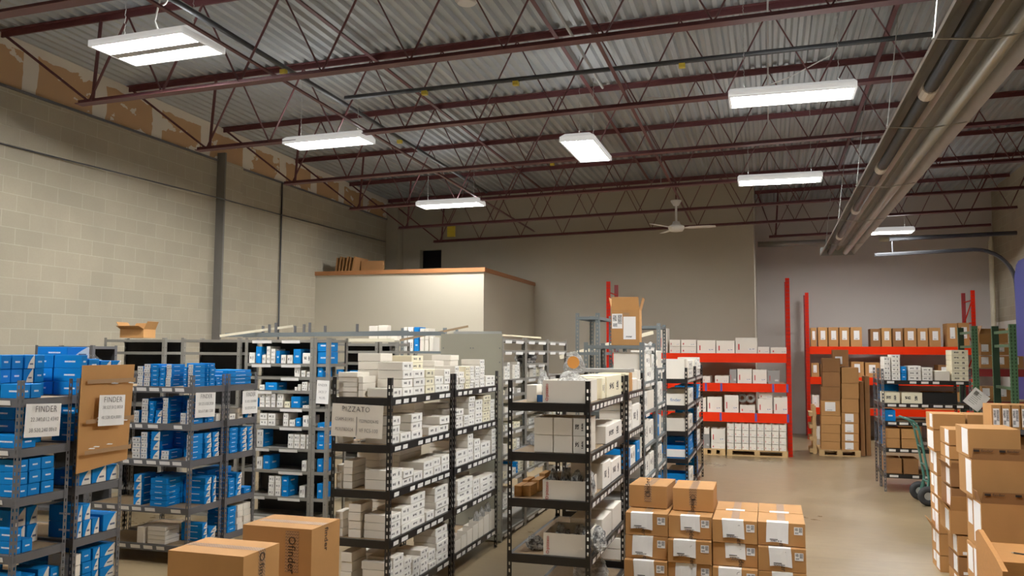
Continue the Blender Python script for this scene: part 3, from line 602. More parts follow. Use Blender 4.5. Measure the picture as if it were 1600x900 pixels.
Af = [[(123, 140, 3, .1, BL), (141, 158, 3, .09, BL), (159, 176, 3, .085, BS), (177, 192, 3, .085, BS)], [(124, 145, 3, .09), (146, 190, 3, .09)], [(125, 147, 1, .12, BS), (147.5, 170, 1, .12, BS), (170.5, 190, 1, .12, BS)],
      [(121, 131, 2, .12, BS), (132, 145, 2, .12, BS), (146, 158, 1, .12, BS), (163, 186, 1, .13, BS)], [(121, 130, 4, .08, PW), (131, 146, 4, .085), (147, 158, 4, .085, BS), (159, 184, 4, .085, BS)]]
for i in range(5): fill(af, 'E', AX1, LV[i], ZA[i], Af[i], BL, .26, lo=5.225, hi=5.66)
fill(af, 'E', AX1, 'top', ZA[0], [(125, 148, 3, .1, BL), (150, 185, 4, .09, BS)], BL, .3, inset=.29, back='rear', lo=5.225, hi=5.66)
fill(af, 'E', AX1, 'fifth', ZA[4], [(125, 150, 4, .085, BL), (151, 185, 4, .085, BL)], BL, .3, inset=.29, back='rear', lo=5.225, hi=5.66)
# cardboard sheet with its paper sign
p0, p1, p2, p3 = (-4.93, 5.12, 1.88), (-4.93, 5.66, 1.88), (-4.97, 5.66, 1.12), (-4.97, 5.14, 1.07)
o = root('hanging_cardboard_sheet', 'tall brown cardboard sheet hung on the rack side with torn tape marks', 'cardboard', (-4.94, 5.42, 1.08))
m_ = MB(); off = lambda p, dx: (p[0]+4.94+dx, p[1]-5.42, p[2]-1.08)
m_.v = [off(p, 0) for p in (p0, p1, p2, p3)]+[off(p, .008) for p in (p0, p1, p2, p3)]; m_.f = [(0, 1, 2, 3), (7, 6, 5, 4), (0, 4, 5, 1), (1, 5, 6, 2), (2, 6, 7, 3), (3, 7, 4, 0)]
m_.put('sheet', 'carton', o)
for z_, w_ in ((.66, .5), (.36, .5), (.13, .48)): MB().quad((.01+.003*z_+.001, -.26, z_), (.012, -.26+w_, z_+.0), (.0125, -.26+w_, z_+.035), (.0125, -.26, z_+.03)).put('tape_strip', 'tape', o, loc=(.018, 0, 0))
for i in range(9):
    yy = -.24+random.random()*.42; zz = random.choice((.66, .38, .16))+random.uniform(-.02, .04); MB().quad((.034, yy, zz), (.034, yy+.06, zz-.006), (.034, yy+.07, zz), (.034, yy+.02, zz+.006)).put('torn_tape', 'paper_plain', o)
sign('paper_sign', 'white handwritten paper sign stuck on the tall cardboard sheet', .27, .235, (-4.893, 5.40, 1.53), (0, R(2), R(90)), [('FINDER', .062, 0, .08, .85), ('38.527.012.0050', .036, 0, .022, .78), ('40.528.024.0001', .036, -.005, -.055, .78)])
sign('paper_sign', 'white handwritten paper sign on the corner of the far left rack', .31, .235, (-5.005, 4.86, 1.49), (0, R(2.5), R(90)), [('FINDER', .066, .015, .078, .8), ('22.340.012.4340', .042, .008, .006, .78), ('38.520.240.0060', .042, 0, -.07, .78)])
# ==== unit B : dark rack with relays
BX0, BX1 = -6.35, -5.2; ZB = [1.65, 1.30, .96, .52, .17]
unit('shelving_rack', 'charcoal rack of small blue boxes with a paper sign on its near end', 'shelving rack', BX0, BX1, 6.75, 7.24, 1.76, ZB, 'dark_steel', strips='S')
unit('shelving_rack', 'charcoal rack of blue boxes behind the one full of small blue boxes', 'shelving rack', BX0, BX1, 7.3, 7.8, 1.76, ZB, 'dark_steel', strips='')
bn, bf = 'small-blue-box rack', 'rear blue-box rack'
Bn = [[(212, 221, 4, .045), (222, 232, 5, .04), (233, 246, 5, .04, BL), (247, 256, 4, .045, BL), (257, 265, 5, .04), (266, 274, 4, .045, BL), (275, 283, 5, .04), (284, 290, 4, .045, BL), (291, 299, 5, .04)],
      [(207, 215, 2, .055), (219, 229, 4, .055), (230, 238, 4, .05, BL), (240, 250, 2, .06, BS), (252, 260, 5, .046), (261, 267, 3, .055), (268, 277, 3, .06, BL), (279, 288, 2, .05), (290, 299, 4, .055)],
      [(204, 217, 4, .048), (218, 228, 5, .048), (233, 247, 3, .085, BS), (249, 262, 2, .04), (264, 276, 3, .06, BL), (289, 299, 6, .046)],
      [(206, 218, 4, .07, BS), (232, 258, 5, .05, BL), (260, 284, 7, .04, PW)],
      [(212, 224, 1, .15, PW), (227, 256, 4, .038, PW), (258, 289, 6, .038, PW)]]
for i in range(5): fill(bn, 'S', 6.75, LV[i], ZB[i], Bn[i], BE, .2, lo=BX0+.02, hi=BX1-.26)
for i in range(5): fill(bn, 'S', 6.75, LV[i], ZB[i], [s for s in Bn[i] if s[0] > 275 and xon(s[0], 6.75, ZB[i]) > BX1-.26], BE, .18, lo=BX1-.26, hi=BX1-.02, back='corner')
fill(bn, 'S', 6.75, 'fourth', ZB[3], [(206, 222, 5, .05, BL), (224, 262, 5, .05, BL), (264, 285, 6, .045, BE)], BL, .2, inset=.235, back='rear', lo=BX0+.02, hi=BX1-.27)
fill(bn, 'S', 6.75, 'third', ZB[2], [(206, 240, 4, .055, BL), (243, 285, 5, .05, BL)], BL, .2, inset=.235, back='rear', lo=BX0+.02, hi=BX1-.27)
fill(bn, 'S', 6.75, 'second', ZB[1], [(206, 240, 4, .055, BE), (243, 285, 4, .06, BL)], BL, .2, inset=.235, back='rear', lo=BX0+.02, hi=BX1-.27)
fill(bf, 'E', BX1, 'fourth', ZB[3], [(360, 396, 5, .05, BL)], BL, .2, inset=.27, back='rear', lo=7.32, hi=7.78)
fill(bn, 'S', 6.75, 'fourth', ZB[3], [(212, 241, 1, .035, PW), (243, 270, 1, .03, PW)], PW, .01, back='lying') if False else None
Br = [[(313, 320, 5, .042), (321, 329, 5, .042), (330, 339, 5, .042), (340, 348, 2, .045)], [(316, 327, 4, .05), (328, 338, 4, .05), (341, 348, 1, .07, PW)], [(314, 319, 6, .042, BL), (322, 333, 6, .045, BS), (335, 345, 6, .045, BS)],
      [(313, 320, 7, .04, BL), (322, 332, 4, .06, BS), (334, 340, 4, .06, BS)], [(312, 326, 3, .055, BS), (327, 340, 2, .055, BS)]]
for i in range(5): fill(bn, 'E', BX1, LV[i], ZB[i], Br[i], BL, .24, lo=6.98, hi=7.22)
Bq = [[(360, 396, 4, .035, BL, .3)], [(361, 371, 1, .055, W), (375, 383, 2, .05, PW), (386, 396, 1, .07, BS)], [(361, 374, 6, .04, BL), (378, 388, 7, .038, BS), (389.5, 399, 7, .038, BS)], [(360, 370, 3, .06, BL), (371, 380, 4, .055, BS), (384, 396, 1, .06, BL)], [(358, 371, 4, .06, BL), (373, 382, 4, .06, PW), (383, 395, 4, .06, PW)]]
for i in range(5): fill(bf, 'E', BX1, LV[i], ZB[i], Bq[i], BL, .24, lo=7.32, hi=7.78)
sign('paper_sign', 'white handwritten paper sign on the near end post of the small-blue-box rack', .3, .235, (-5.185, 6.93, 1.475), (0, R(1.5), R(90)), [('FINDER', .06, 0, .08, .8), ('50.525.028.2020', .04, 0, .01, .75), ('50.617.80.1200', .04, 0, -.06, .8)])
sign('paper_sign', 'white handwritten paper sign on the far post of the rear blue-box rack', .27, .235, (-5.185, 7.66, 1.46), (0, R(1), R(90)), [('FINDER', .06, 0, .08, .75), ('55.023.120.0000', .036, 0, .01, .75), ('55.325.012.50', .04, 0, -.06, .75)])
# ==== unit C : grey clip shelving with dark backs, facing the camera
def zl(px, ys, Y): return [zat(px, y, Y) for y in ys]
ZC = zl(440, (568, 588.5, 610, 637, 666, 700, 735, 776, 812), 8.8); TC = 2.13
unit('clip_shelving', 'grey shelving bay of white and blue boxes right of the empty bays', 'shelving', -6.05, -5.12, 8.8, 9.2, 2.15, [TC]+ZC+[.06], 'grey_steel', 'clip', 'S', 'dark_back')
unit('clip_shelving', 'grey empty shelving bay with dark back, nearer the white and blue boxes', 'shelving', -6.97, -6.12, 8.8, 9.2, 2.15, [TC, ZC[0]+.13, ZC[1]+.04]+ZC[3:], 'grey_steel', 'clip', '', 'dark_back')
unit('clip_shelving', 'grey empty shelving bay with dark back and an open carton on top', 'shelving', -8.14, -7.21, 8.8, 9.2, 2.15, [TC, ZC[0]+.13, ZC[1]+.04]+ZC[3:], 'grey_steel', 'clip', '', 'dark_back')
unit('clip_shelving', 'low charcoal shelving bay against the block wall behind the far left rack', 'shelving', -8.62, -7.75, 8.2, 8.6, 2.05, [2.04, 1.7, 1.3, .9, .5, .1], 'dark_steel', 'clip', '', 'dark_back')
blob('grey_bag', 'film_dark', (-7.95, 8.4, 1.702), .3, .25, .27, 'crumpled grey bag in the low charcoal shelving bay', 'bag', 5)
cn = 'grey boxed bay'
Cf = [[(388, 397, 2, .125), (398, 407, 1, .2, BL), (408, 414, 1, .1), (415, 421, 2, .1), (422, 429, 2, .085), (430, 436, 1, .15, BL), (437, 445, 1, .1), (447, 456, 1, .1), (457, 469, 1, .17, BL), (471, 486, 2, .125)],
      [(458, 467, 1, .11), (469, 476, 1, .075), (478, 486, 2, .06)], [(404, 412, 1, .06), (413, 432, 1, .09, BL), (459, 463, 1, .04), (464, 469, 2, .035), (470, 479, 2, .05), (480, 486, 1, .09)],
      [(390, 402, 1, .1, BL), (404, 412, 2, .08), (413, 421, 2, .08), (422, 429, 2, .08), (431, 441, 2, .08), (443, 452, 1, .07, CR), (453, 468, 1, .13, BL), (471, 484, 1, .03)],
      [(404, 416, 2, .07), (417, 429, 2, .07), (441, 449, 2, .075), (450, 459, 1, .075), (460, 468, 1, .1, BL), (471, 483, 1, .13)],
      [(400, 410, 2, .1, BE), (448, 457, 2, .08), (458, 467, 3, .08), (468, 476, 3, .08), (477, 486, 3, .08)], [(399, 408, 1, .14), (409, 420, 1, .16, BL), (470, 478, 1, .12)],
      [(418, 427, 3, .075), (428, 437, 3, .075), (438, 449, 2, .12, BL), (466, 475, 1, .13)], [(399, 409, 1, .14, BS), (411, 424, 1, .14, BS), (428, 440, 2, .1, BE), (441, 455, 2, .1, BE), (457, 472, 2, .1, BE)]]
for i, sp in enumerate(Cf): fill(cn, 'S', 8.8, (LV+['lowest'])[i] if i < 9 else 'lowest', ZC[i], sp, W, .22, nm='parts_box', lo=-6.02, hi=-5.15)
# blue boxes at the open right end of that bay
fill('narrow end bay', 'S', 8.8, 'top', ZC[0], [(494, 513, 2, .14, BL)], BL, .22, nm='parts_box', lo=-5.11, hi=-4.92)
fill('narrow end bay', 'S', 8.8, 'second', ZC[1], [(494, 503, 1, .13, BL)], BL, .22, nm='parts_box', lo=-5.11, hi=-4.92)
fill('narrow end bay', 'S', 8.8, 'sixth', ZC[5], [(494, 507, 3, .1, BL)], BL, .22, nm='parts_box', lo=-5.11, hi=-4.92)
fill('narrow end bay', 'S', 8.8, 'seventh', ZC[6], [(494, 503, 1, .15, BL)], BL, .22, nm='parts_box', lo=-5.11, hi=-4.92)
fill('narrow end bay', 'S', 8.8, 'eighth', ZC[7], [(494, 503, 1, .17, BL)], BL, .22, nm='parts_box', lo=-5.11, hi=-4.92)
unit('clip_shelving', 'narrow grey shelving bay of large blue boxes at the right end of the row', 'shelving', -5.115, -4.91, 8.8, 9.25, 2.15, [TC]+ZC, 'grey_steel', 'clip', '', None)
sign('paper_sign', 'white handwritten note hanging beside the post of the narrow grey bay', .16, .27, (-4.97, 8.77, 1.52), (0, R(2), 0), [('FINDER', .04, 0, .08, .8), ('34.51.7', .04, 0, .0, .8), ('95.05', .04, 0, -.07, .8)])
# parts on the empty bays
for i in range(5): tag(MB().box(-.05, .05, -.08, .08, 0, .05).put('brass_part', 'brass_bits', None, (-7.0+.0*i-.0, 0, 0)), '', '') if False else None
# things on top of the grey row
c_ = root('open_carton', 'small brown carton with raised flaps on top of the empty grey shelving', 'carton', (-7.78, 8.98, 2.151), R(8))
m_ = MB(); w_, d_, h_, t = .33, .26, .11, .005
def opened(o, w_, d_, h_, mat='carton', flaps=((0, 40), (1, 60), (2, 30), (3, 50)), fl=.1, t=.005, flapmat=None):
    m_ = MB(); a, c = w_/2, d_/2
    m_.v = [(-a, -c, 0), (a, -c, 0), (a, c, 0), (-a, c, 0), (-a, -c, h_), (a, -c, h_), (a, c, h_), (-a, c, h_), (-a+t, -c+t, h_), (a-t, -c+t, h_), (a-t, c-t, h_), (-a+t, c-t, h_), (-a+t, -c+t, t), (a-t, -c+t, t), (a-t, c-t, t), (-a+t, c-t, t)]
    for i in range(4): j = (i+1) % 4; m_.f += [(i, j, 4+j, 4+i), (4+i, 4+j, 8+j, 8+i), (8+i, 8+j, 12+j, 12+i)]
    m_.f += [(3, 2, 1, 0), (12, 13, 14, 15)]; m_.put('carton_body', mat, o)
    for side, ang in flaps:      # 0 front, 1 right, 2 back, 3 left; angle from upright outwards
        L = (w_, d_, w_, d_)[side]; f = min(fl, .5*(d_, w_, d_, w_)[side]); A = R(ang)
        nx, ny = ((0, -1), (1, 0), (0, 1), (-1, 0))[side]; hx, hy = nx*a, ny*c; tx, ty = -ny, nx
        q = []
        for (s_, r_) in ((-.5, 0), (.5, 0), (.47, f), (-.47, f)):
            q.append((hx+tx*L*s_+nx*math.sin(A)*r_, hy+ty*L*s_+ny*math.sin(A)*r_, h_+math.cos(A)*r_))
        n_ = Vector((nx*math.cos(A), ny*math.cos(A), -math.sin(A)))*.004
        mm = MB(); mm.v = q+[tuple(Vector(p)-n_) for p in q]; mm.f = [(0, 1, 2, 3), (7, 6, 5, 4)]+[(i, 4+i, 4+(i+1) % 4, (i+1) % 4) for i in range(4)]
        mm.put('flap', flapmat or mat, o)
    return o
opened(c_, w_, d_, h_, flaps=((0, 70), (1, 25), (2, 40), (3, 35)), fl=.11)
def bar(name, p, q, w, h, mat, label, cat='steel bar', holes=True, group=None):
    d = Vector(q)-Vector(p); L = d.length; us = [0, w*.3, w*.7, w]; v = []; f = []
    xs_ = []; x = 0
    while x < L: xs_ += [x, x+.02]; x += .05
    n = 0; v = []
    for x in xs_:
        for (a, b_) in ((0, h), (0, 0), (w*.3, 0), (w*.7, 0), (w, 0)): v.append((x, a, b_))
    for i in range(len(xs_)-1):
        for j in range(4):
            if holes and i % 2 == 0 and j == 2: continue
            b = i*5+j; f.append((b, b+1, b+6, b+5))
    o = link(name, mesh(name, v, f), mat, None, p); o.rotation_mode = 'QUATERNION'; o.rotation_quaternion = d.to_track_quat('X', 'Z'); return tag(o, label, cat, group)
TZ = 2.155
def beam(name, p, q, w, h, mat, label, cat='steel beam'):
    d = Vector(q)-Vector(p); L = d.length; o = MB().prism([(-w/2, 0), (w/2, 0), (w/2, h), (w/2-.003, h), (w/2-.003, .003), (-w/2+.003, .003), (-w/2+.003, h), (-w/2, h)], 0, L, 'x').put(name, mat, None, p)
    o.rotation_mode = 'QUATERNION'; o.rotation_quaternion = d.to_track_quat('X', 'Z'); return tag(o, label, cat)
bar('slotted_angle', (-6.7, 9.3, 2.17), (-3.7, 9.3, 2.185), .04, .05, 'blue_grey_steel', 'long grey slotted steel angle lying across the tops of the grey shelving row')
bar('slotted_angle', (-6.5, 9.4, 2.165), (-4.2, 9.42, 2.2), .04, .05, 'blue_grey_steel', 'second grey slotted steel angle lying just behind the longest one')
bar('slotted_angle', (-3.4, 8.9, 2.185), (-2.85, 8.9, 2.185), .04, .04, 'galv', 'short slotted strip on the far end of the grey panel top')
bar('slotted_angle', (-6.52, 8.95, 2.16), (-5.9, 9.6, 2.3), .035, .03, 'cream_steel', 'cream slotted angle tilted up over the grey shelving row')
bar('slotted_angle', (-4.72, 10.35, 2.13), (-3.95, 10.9, 2.33), .03, .03, 'chip', 'brownish slotted angle slanting up in front of the tall grey posts')
for i, px in enumerate((411, 421, 431, 461, 475, 484, 508, 558)):
    x = xon(px, 9.35, 2.24); tag(MB().box(-.012, .012, -.015, .015, 0, .09+.02*(i % 3)).put('shelf_bracket', 'dark_steel', None, (x, 9.35, 2.22)), f'small dark bracket standing on the long slotted angle, {ONM[i]} from the left', 'bracket')
bar('slotted_angle', (-5.45, 10.3, 2.125), (-4.75, 10.3, 2.125), .03, .04, 'cream_steel', 'cream slotted angle lying level on top of the open grey bays')
# row M behind, open grey bays
ZM = zl(560, (548, 566, 585, 612, 640, 675, 715), 10.2)
unit('clip_shelving', 'open grey bay with a taped white box, behind the white-box rack', 'shelving', -5.62, -4.97, 10.2, 10.6, 2.12, [2.1]+ZM, 'grey_steel', 'clip', '', 'dark_back')
unit('clip_shelving', 'narrow open grey bay right of the taped white box', 'shelving', -4.95, -4.68, 10.2, 10.6, 2.12, [2.1]+ZM, 'grey_steel', 'clip', '', None)
fill('open grey bay', 'S', 10.2, 'second', ZM[1], [(563, 584, 1, .11, CR)], W, .2, nm='parts_box', hi=-5.0)
fill('open grey bay', 'S', 10.2, 'third', ZM[2], [(524, 535, 1, .06, BL), (545, 562, 1, .05, BL), (568, 588, 1, .075, BL)], W, .2, nm='parts_box', hi=-5.0)
fill('narrow open grey bay', 'S', 10.2, 'second', ZM[1], [(594, 603, 1, .11, CR)], W, .2, nm='parts_box', lo=-4.94, hi=-4.7)
fill('narrow open grey bay', 'S', 10.2, 'third', ZM[2], [(594, 603, 2, .06)], W, .2, nm='parts_box', lo=-4.94, hi=-4.7)
fill('open grey bay', 'S', 10.2, 'fifth', ZM[4], [(522, 530, 3, .08, BS), (532, 541, 2, .08, BL), (545, 560, 4, .07)], W, .2, nm='parts_box', hi=-5.0)
# row L, tall grey posts with white boxes
unit('slotted_shelving', 'tall blue-grey slotted shelving of white boxes behind the grey panel', 'shelving', -5.05, -4.36, 11.1, 11.6, 2.33, [2.0, 1.62, 1.2, .8, .4], 'blue_grey_steel', 'angle', '', None)
ln = 'tall slotted shelving'
fill(ln, 'S', 11.1, 'top', 2.0, [(618, 626, 2, .17), (627, 635, 2, .17), (636, 645, 2, .17), (646, 654, 2, .17, BL), (655, 662, 2, .16, PW), (663, 669, 2, .16, PW), (670, 676, 1, .2, PW)], W, .25, nm='parts_box', lo=-5.02, hi=-4.38)
fill(ln, 'S', 11.1, 'second', 1.62, [(628, 642, 1, .12, BL), (643, 648, 1, .16, BL), (652, 662, 1, .16), (664, 676, 1, .12, PW)], W, .25, nm='parts_box', lo=-5.02, hi=-4.38)
xw = xon(594, 10.4, 2.3)
put_box(PW, xw-.07, 10.4, 2.145, .13, .12, .19, 'S', 'tall white wrapped pack on top of the open grey bays, left one of two', None); put_box(PW, xw+.07, 10.4, 2.145, .13, .12, .2, 'S', 'tall white wrapped pack on top of the open grey bays, right one of two', None)
put_box(PW, xon(616, 10.4, 2.3)+.03, 10.4, 2.145, .1, .12, .06, 'S', 'small white box beside the wrapped white pack above the open grey bays', 'box on the open grey bays')
# ==== K : grey panelled shelving along the centre aisle
ZK = zl(785, (547, 594, 618, 647, 676, 713, 752, 798), 8.58); KX = -2.72
ky = [8.58, 9.5, 10.52, 11.6]
for i in range(3):
    zz = [2.14]+([ZK[0]] if 1 else [])+([1.86] if i == 1 else [])+ZK[1:]
    unit('panel_shelving', ['grey steel shelving bay with riveted end panel along the centre aisle', 'middle bay of the grey panelled shelving, bag on its second shelf', 'farthest open bay of the grey panelled shelving'][i], 'shelving', KX-.34, KX, ky[i]+.004, ky[i+1]-.004, 2.16, zz+[.08], 'grey_steel', 'clip', 'E', None)
    if i == 0: ko = unit('panel_shelving', 'back-to-back half of the grey shelving with the riveted end panel', 'shelving', KX-.7, KX-.36, ky[i]+.004, ky[i+1]-.004, 2.18, [2.15, 1.7, 1.3, .9, .5, .1], 'grey_steel', 'clip', '', None)
o = root('end_panel', 'large olive-grey riveted steel end panel closing the grey shelving', 'end panel', (KX-.7, 8.57, 0))
MB().box(0, .7, -.004, .0, .02, 2.19).put('sheet', 'olive_panel', o)
rv = MB()
for j in range(42):
    for x in (.03, .345, .375, .675):
        if j % 3 == 0: MB().box(x-.006, x+.006, -.008, -.004, .08+j*.05, .092+j*.05).put('rivet', 'dark_steel', o)
kn = ['near grey bay', 'middle grey bay', 'far grey bay']; rk = random.Random(5)
for b_ in range(3):
    for li, z in enumerate(ZK[1:]):
        y = ky[b_]+.05; col = 0; free = (ZK[li+1]-(ZK[li+2] if li+2 < len(ZK) else 0))
        gap = (ZK[li]-ZK[li+1])-.06
        while y < ky[b_+1]-.12:
            w_ = rk.choice((.07, .09, .1, .14)); h_ = rk.choice((.05, .06, .07)); n = max(1, min(int(gap/h_)-1, rk.choice((1, 2, 2, 3)) if li else rk.choice((3, 4, 5))))
            if gap < .1: n = 1; h_ = gap*.8
            if h_*n > gap+.02: n = max(1, int(gap/h_))
            kd = rk.choice((W, W, W, CR, PW)) if not (b_ == 0 and li == 5 and col == 3) else BL
            if (b_ > 0 and li > 3 and rk.random() < .55): y += w_+.03; continue
            if rk.random() < .8 and not (b_ == 2 and li == 0):
                for t in range(n): put_box(kd, KX-.02-.1, y+w_/2, z+.001+t*(h_+.0025), w_-.005, .2, h_, 'E', f"{KN[kd][1]}, {TN[t]} of {ONM[col]} aisle stack, {LV[li+2]} shelf, {kn[b_]}", f'boxes on the {LV[li+2]} shelf of the {kn[b_]}', 'parts_box'); 
                col += 1
            y += w_+.005+rk.choice((0, 0, .03))
blob('plastic_bag', 'film_dark', (KX-.17, 10.1, 1.863), .28, .45, .14, 'dark clear plastic bag on the second shelf of the middle grey bay', 'bag', 9)
bar('slotted_angle', (KX-.1, 10.55, 2.17), (KX-.5, 9.6, 2.2), .05, .02, 'cream_steel', 'cream slotted strip lying on top of the grey panelled shelving')
beam('shelf_beam', (-2.85, 11.75, 1.9), (-1.7, 13.0, 2.28), .04, .05, 'cream_steel', 'long cream beam leaning from the far grey bay towards the open slotted shelving')
# ==== E : black rack with open boxes in the middle
EX0, EX1 = -1.77, -1.18; ZE = [1.645, 1.30, .98, .60, .2]
unit('shelving_rack', 'black boltless rack of open white trays in the middle foreground', 'shelving rack', EX0, EX1, 5.72, 7.14, 1.80, ZE, 'black_steel', strips='E')
unit('shelving_rack', 'black rack of mixed boxes directly behind the open trays', 'shelving rack', EX0, EX1, 7.36, 8.3, 1.80, ZE, 'black_steel', strips='E')
en = 'open-tray rack'; XX = lambda px, z=1.2: xon(px, 5.75, z)
def tr(p0, p1, z, h, d, label, lettered=True, y=5.75, mat='plain_white', **k):
    a, b_ = xon(p0, y, z+h/2), xon(p1, y, z+h/2); b_ = min(b_, EX1-.04)
    le = [('pizzato', .032, 'ink_red', -(b_-a)/2+.03, h*.56, R(-90)), ('O', .03, 'ink_red', -(b_-a)/2+.03, h*.56-.065, 0)] if lettered else None
    return tray((a+b_)/2, y+d/2, z, b_-a, d, h, 'S', mat, label, lettering=le, **k), (a, b_)
_, (ta, tb) = tr(848, 924, ZE[0], .155, .42, 'long white open tray with red print on the top shelf of the open-tray rack')
_, (ta3, tb3) = tr(848, 924, ZE[2], .13, .4, 'white open tray of bagged parts, red print, third shelf of the open-tray rack')
_, (ta4, tb4) = tr(849, 924, ZE[3], .15, .4, 'white open tray with red print on the fourth shelf of the open-tray rack')
blob('plastic_bag', 'film', ((ta+tb)/2+.02, 5.96, ZE[0]+.02), (tb-ta)-.05, .36, .2, 'clear plastic bag bulging over the long white tray on the top shelf', 'bag', 11)
blob('plastic_bag', 'film', (ta-.06, 6.02, ZE[0]+.002), .12, .2, .22, 'crinkled clear bag left of the long white tray on the top shelf', 'bag', 12)
o = root('orange_label_pack', 'clear bag with a round orange label above the long white tray', 'bag', ((ta+tb)/2+.02, 6.0, ZE[0]+.2)); blob('bag', 'film', (0, 0, 0), .17, .06, .16, '', '', 13, parent=o)
lb = MB(); lb.tube([(0, -.036, .08), (0, -.039, .08)], .045, 20); lb.put('round_label', 'orange_sticker', o)
put_box(PW, XX(828), 5.86, ZE[0]+.001, .075, .14, .12, 'S', 'small upright white box left of the long white tray on the top shelf', None)
tag(MB().box(-.04, .04, -.005, .005, 0, .05).put('blue_label_card', 'ink_blue', None, (ta-.05, 5.8, ZE[0]+.001)), 'small blue printed card beside the long white tray', 'card')
for r_ in range(2):
    for c_ in range(3):
        a, b_ = xon((834, 864.5, 895)[c_], 5.75, 1.4), xon((864, 894.5, 924)[c_], 5.75, 1.4); b_ = min(b_, EX1-.03)
        put_box(W if c_ == 2 else PW, (a+b_)/2, 5.75+.16, ZE[1]+.001+r_*.1205, .9*(b_-a) if 0 else b_-a-.003, .32, .12, 'S', f'plain white box, {("bottom", "top")[r_]} row, {ONM[c_]} of six, second shelf, open-tray rack', 'six large white boxes')
tag(MB().box(-.012, .012, -.1, .1, 0, .16).put('blue_folder', 'blue_logo', None, (XX(829), 6.1, ZE[1]+.001)), 'blue upright folder left of the six white boxes on the second shelf', 'folder')
blob('plastic_bag', 'film', (XX(815), 6.2, ZE[1]+.002), .2, .3, .1, 'flat clear bag at the left of the second shelf of the open-tray rack', 'bag', 14)
Ee = [[(946, 951, 1, .16, CR, .3), (952, 975, 1, .17, CR)], [(950, 976, 1, .135, W, .22)], [(946, 958, 1, .19, W), (959, 974, 1, .16, W)], [(946, 960, 1, .16, PW), (961, 974, 1, .17, PW)], []]
for i in range(5): fill('side of '+en, 'E', EX1, LV[i], ZE[i], Ee[i], W, .25, lo=6.25, hi=7.12)
for (i, p, s_) in ((2, 958, 15), (3, 962, 16), (2, 968, 17)):
    y = yon(p, EX1-.15, ZE[i]+.2); blob('plastic_bag', 'film', (EX1-.32, y+.1, ZE[i]+.003), .2, .22, .2, f'crumpled clear bag on the {LV[i]} shelf of the open-tray rack, {["", "", "nearer", "only"][i] if s_ != 17 else "farther"} one at the side', 'bag', s_)
for r_, (pa, pb, yy) in enumerate(((803, 815, 5.78), (816, 829, 5.8), (816, 826, 6.0), (830, 843, 6.02), (842, 852, 6.25))):
    a, b_ = xon(pa, yy, 1.05), xon(pb, yy, 1.05); put_box('carton', (a+b_)/2, yy+.09, ZE[2]+.001, b_-a-.003, .18, (.075, .075, .085, .085, .1)[r_], 'S', f'small brown carton, {ONM[r_]} of the loose cartons on the third shelf of the open-tray rack', 'small brown cartons')
for j in range(4):
    x = ta3+.05+j*.085; o = blob('bagged_part', 'film_dark', (x, 5.85+.03*(j % 2), ZE[2]+.012), .085, .16, .19, f'bagged grey metal part, {ONM[j]} from the left in the third-shelf tray', 'part', 20+j)
for j in range(3): blob('bagged_part', 'film_dark', (ta4+.09+j*.13, 5.95, ZE[3]+.012), .12, .2, .17, f'dark bagged part, {ONM[j]} from the left in the fourth-shelf tray', 'part', 30+j)
blob('cable_bundle', 'film_dark', (XX(828), 5.9, ZE[3]+.002), .15, .14, .1, 'bagged black cables left of the tray on the fourth shelf', 'bag', 34)
for t in range(2): put_box(PW, XX(884), 6.75, ZE[3]+.001+t*.031, .22, .2, .03, 'S', f'flat white box, {TN[t]} of the pair behind the fourth-shelf tray', None)
for j in range(5): blob('bagged_part', 'film', (XX(848)+j*.09, 5.9+.05*(j % 2), ZE[4]+.002), .1, .18, .11, f'clear bagged part, {ONM[j]} from the left on the lowest shelf of the open-tray rack', 'part', 40+j)
blob('bagged_part', 'film', (EX1-.2, 6.7, ZE[4]+.002), .3, .5, .2, 'large bagged part at the side of the lowest shelf of the open-tray rack', 'part', 46)
E2 = [[(981, 987, 1, .17, CR), (988, 992, 1, .17, 'carton'), (993, 999, 1, .11, PW), (1000, 1008, 2, .09, PW)], [(984, 990, 3, .09, W), (991, 1002, 1, .22, W), (1003, 1010, 1, .2, PW)], [(983, 988, 1, .17, BL), (989, 997, 1, .16, W), (998, 1003, 1, .18, BL), (1004, 1010, 1, .2, PW)], [(983, 995, 2, .06, G), (996, 1008, 1, .12, PW)], [(984, 1000, 2, .09, PW)]]
for i in range(5): fill('rear mixed rack', 'E', EX1, LV[i], ZE[i], E2[i], W, .25, nm='parts_box', lo=7.38, hi=8.28)
put_box(G, -1.45, 7.75, ZE[0]+.001, .45, .3, .17, 'S', 'long low grey box across the top shelf of the rear mixed rack', None); put_box(G, -1.43, 7.75, ZE[0]+.173, .45, .28, .03, 'S', 'grey box lid lying on the long grey box of the rear mixed rack', None)
# ==== F : blue-grey slotted shelving
fz = [2.07, 1.70, 1.40, 1.06, .74, .35]
unit('slotted_shelving', 'blue-grey slotted shelving carrying the tall brown carton', 'shelving', -1.80, -1.19, 8.42, 9.35, 2.10, fz, 'blue_grey_steel', 'angle', 'E', None)
unit('slotted_shelving', 'blue-grey slotted shelving between the carton unit and the black rack of blue bins', 'shelving', -1.80, -1.19, 9.42, 10.3, 1.85, [1.82, 1.42, 1.06, .74, .35], 'blue_grey_steel', 'angle', 'E', None)
unit('slotted_shelving', 'tallest open blue-grey slotted frame left of the tall brown carton', 'shelving', -2.14, -1.86, 9.55, 10.4, 2.45, [2.41, 2.0, 1.6, 1.2, .8, .4], 'blue_grey_steel', 'angle', '', None)
unit('slotted_shelving', 'slotted frame with pale top shelf right behind the tall brown carton', 'shelving', -1.84, -1.28, 10.5, 11.1, 2.36, [2.33, 1.9, 1.5, 1.1, .7, .3], 'blue_grey_steel', 'angle', '', None)
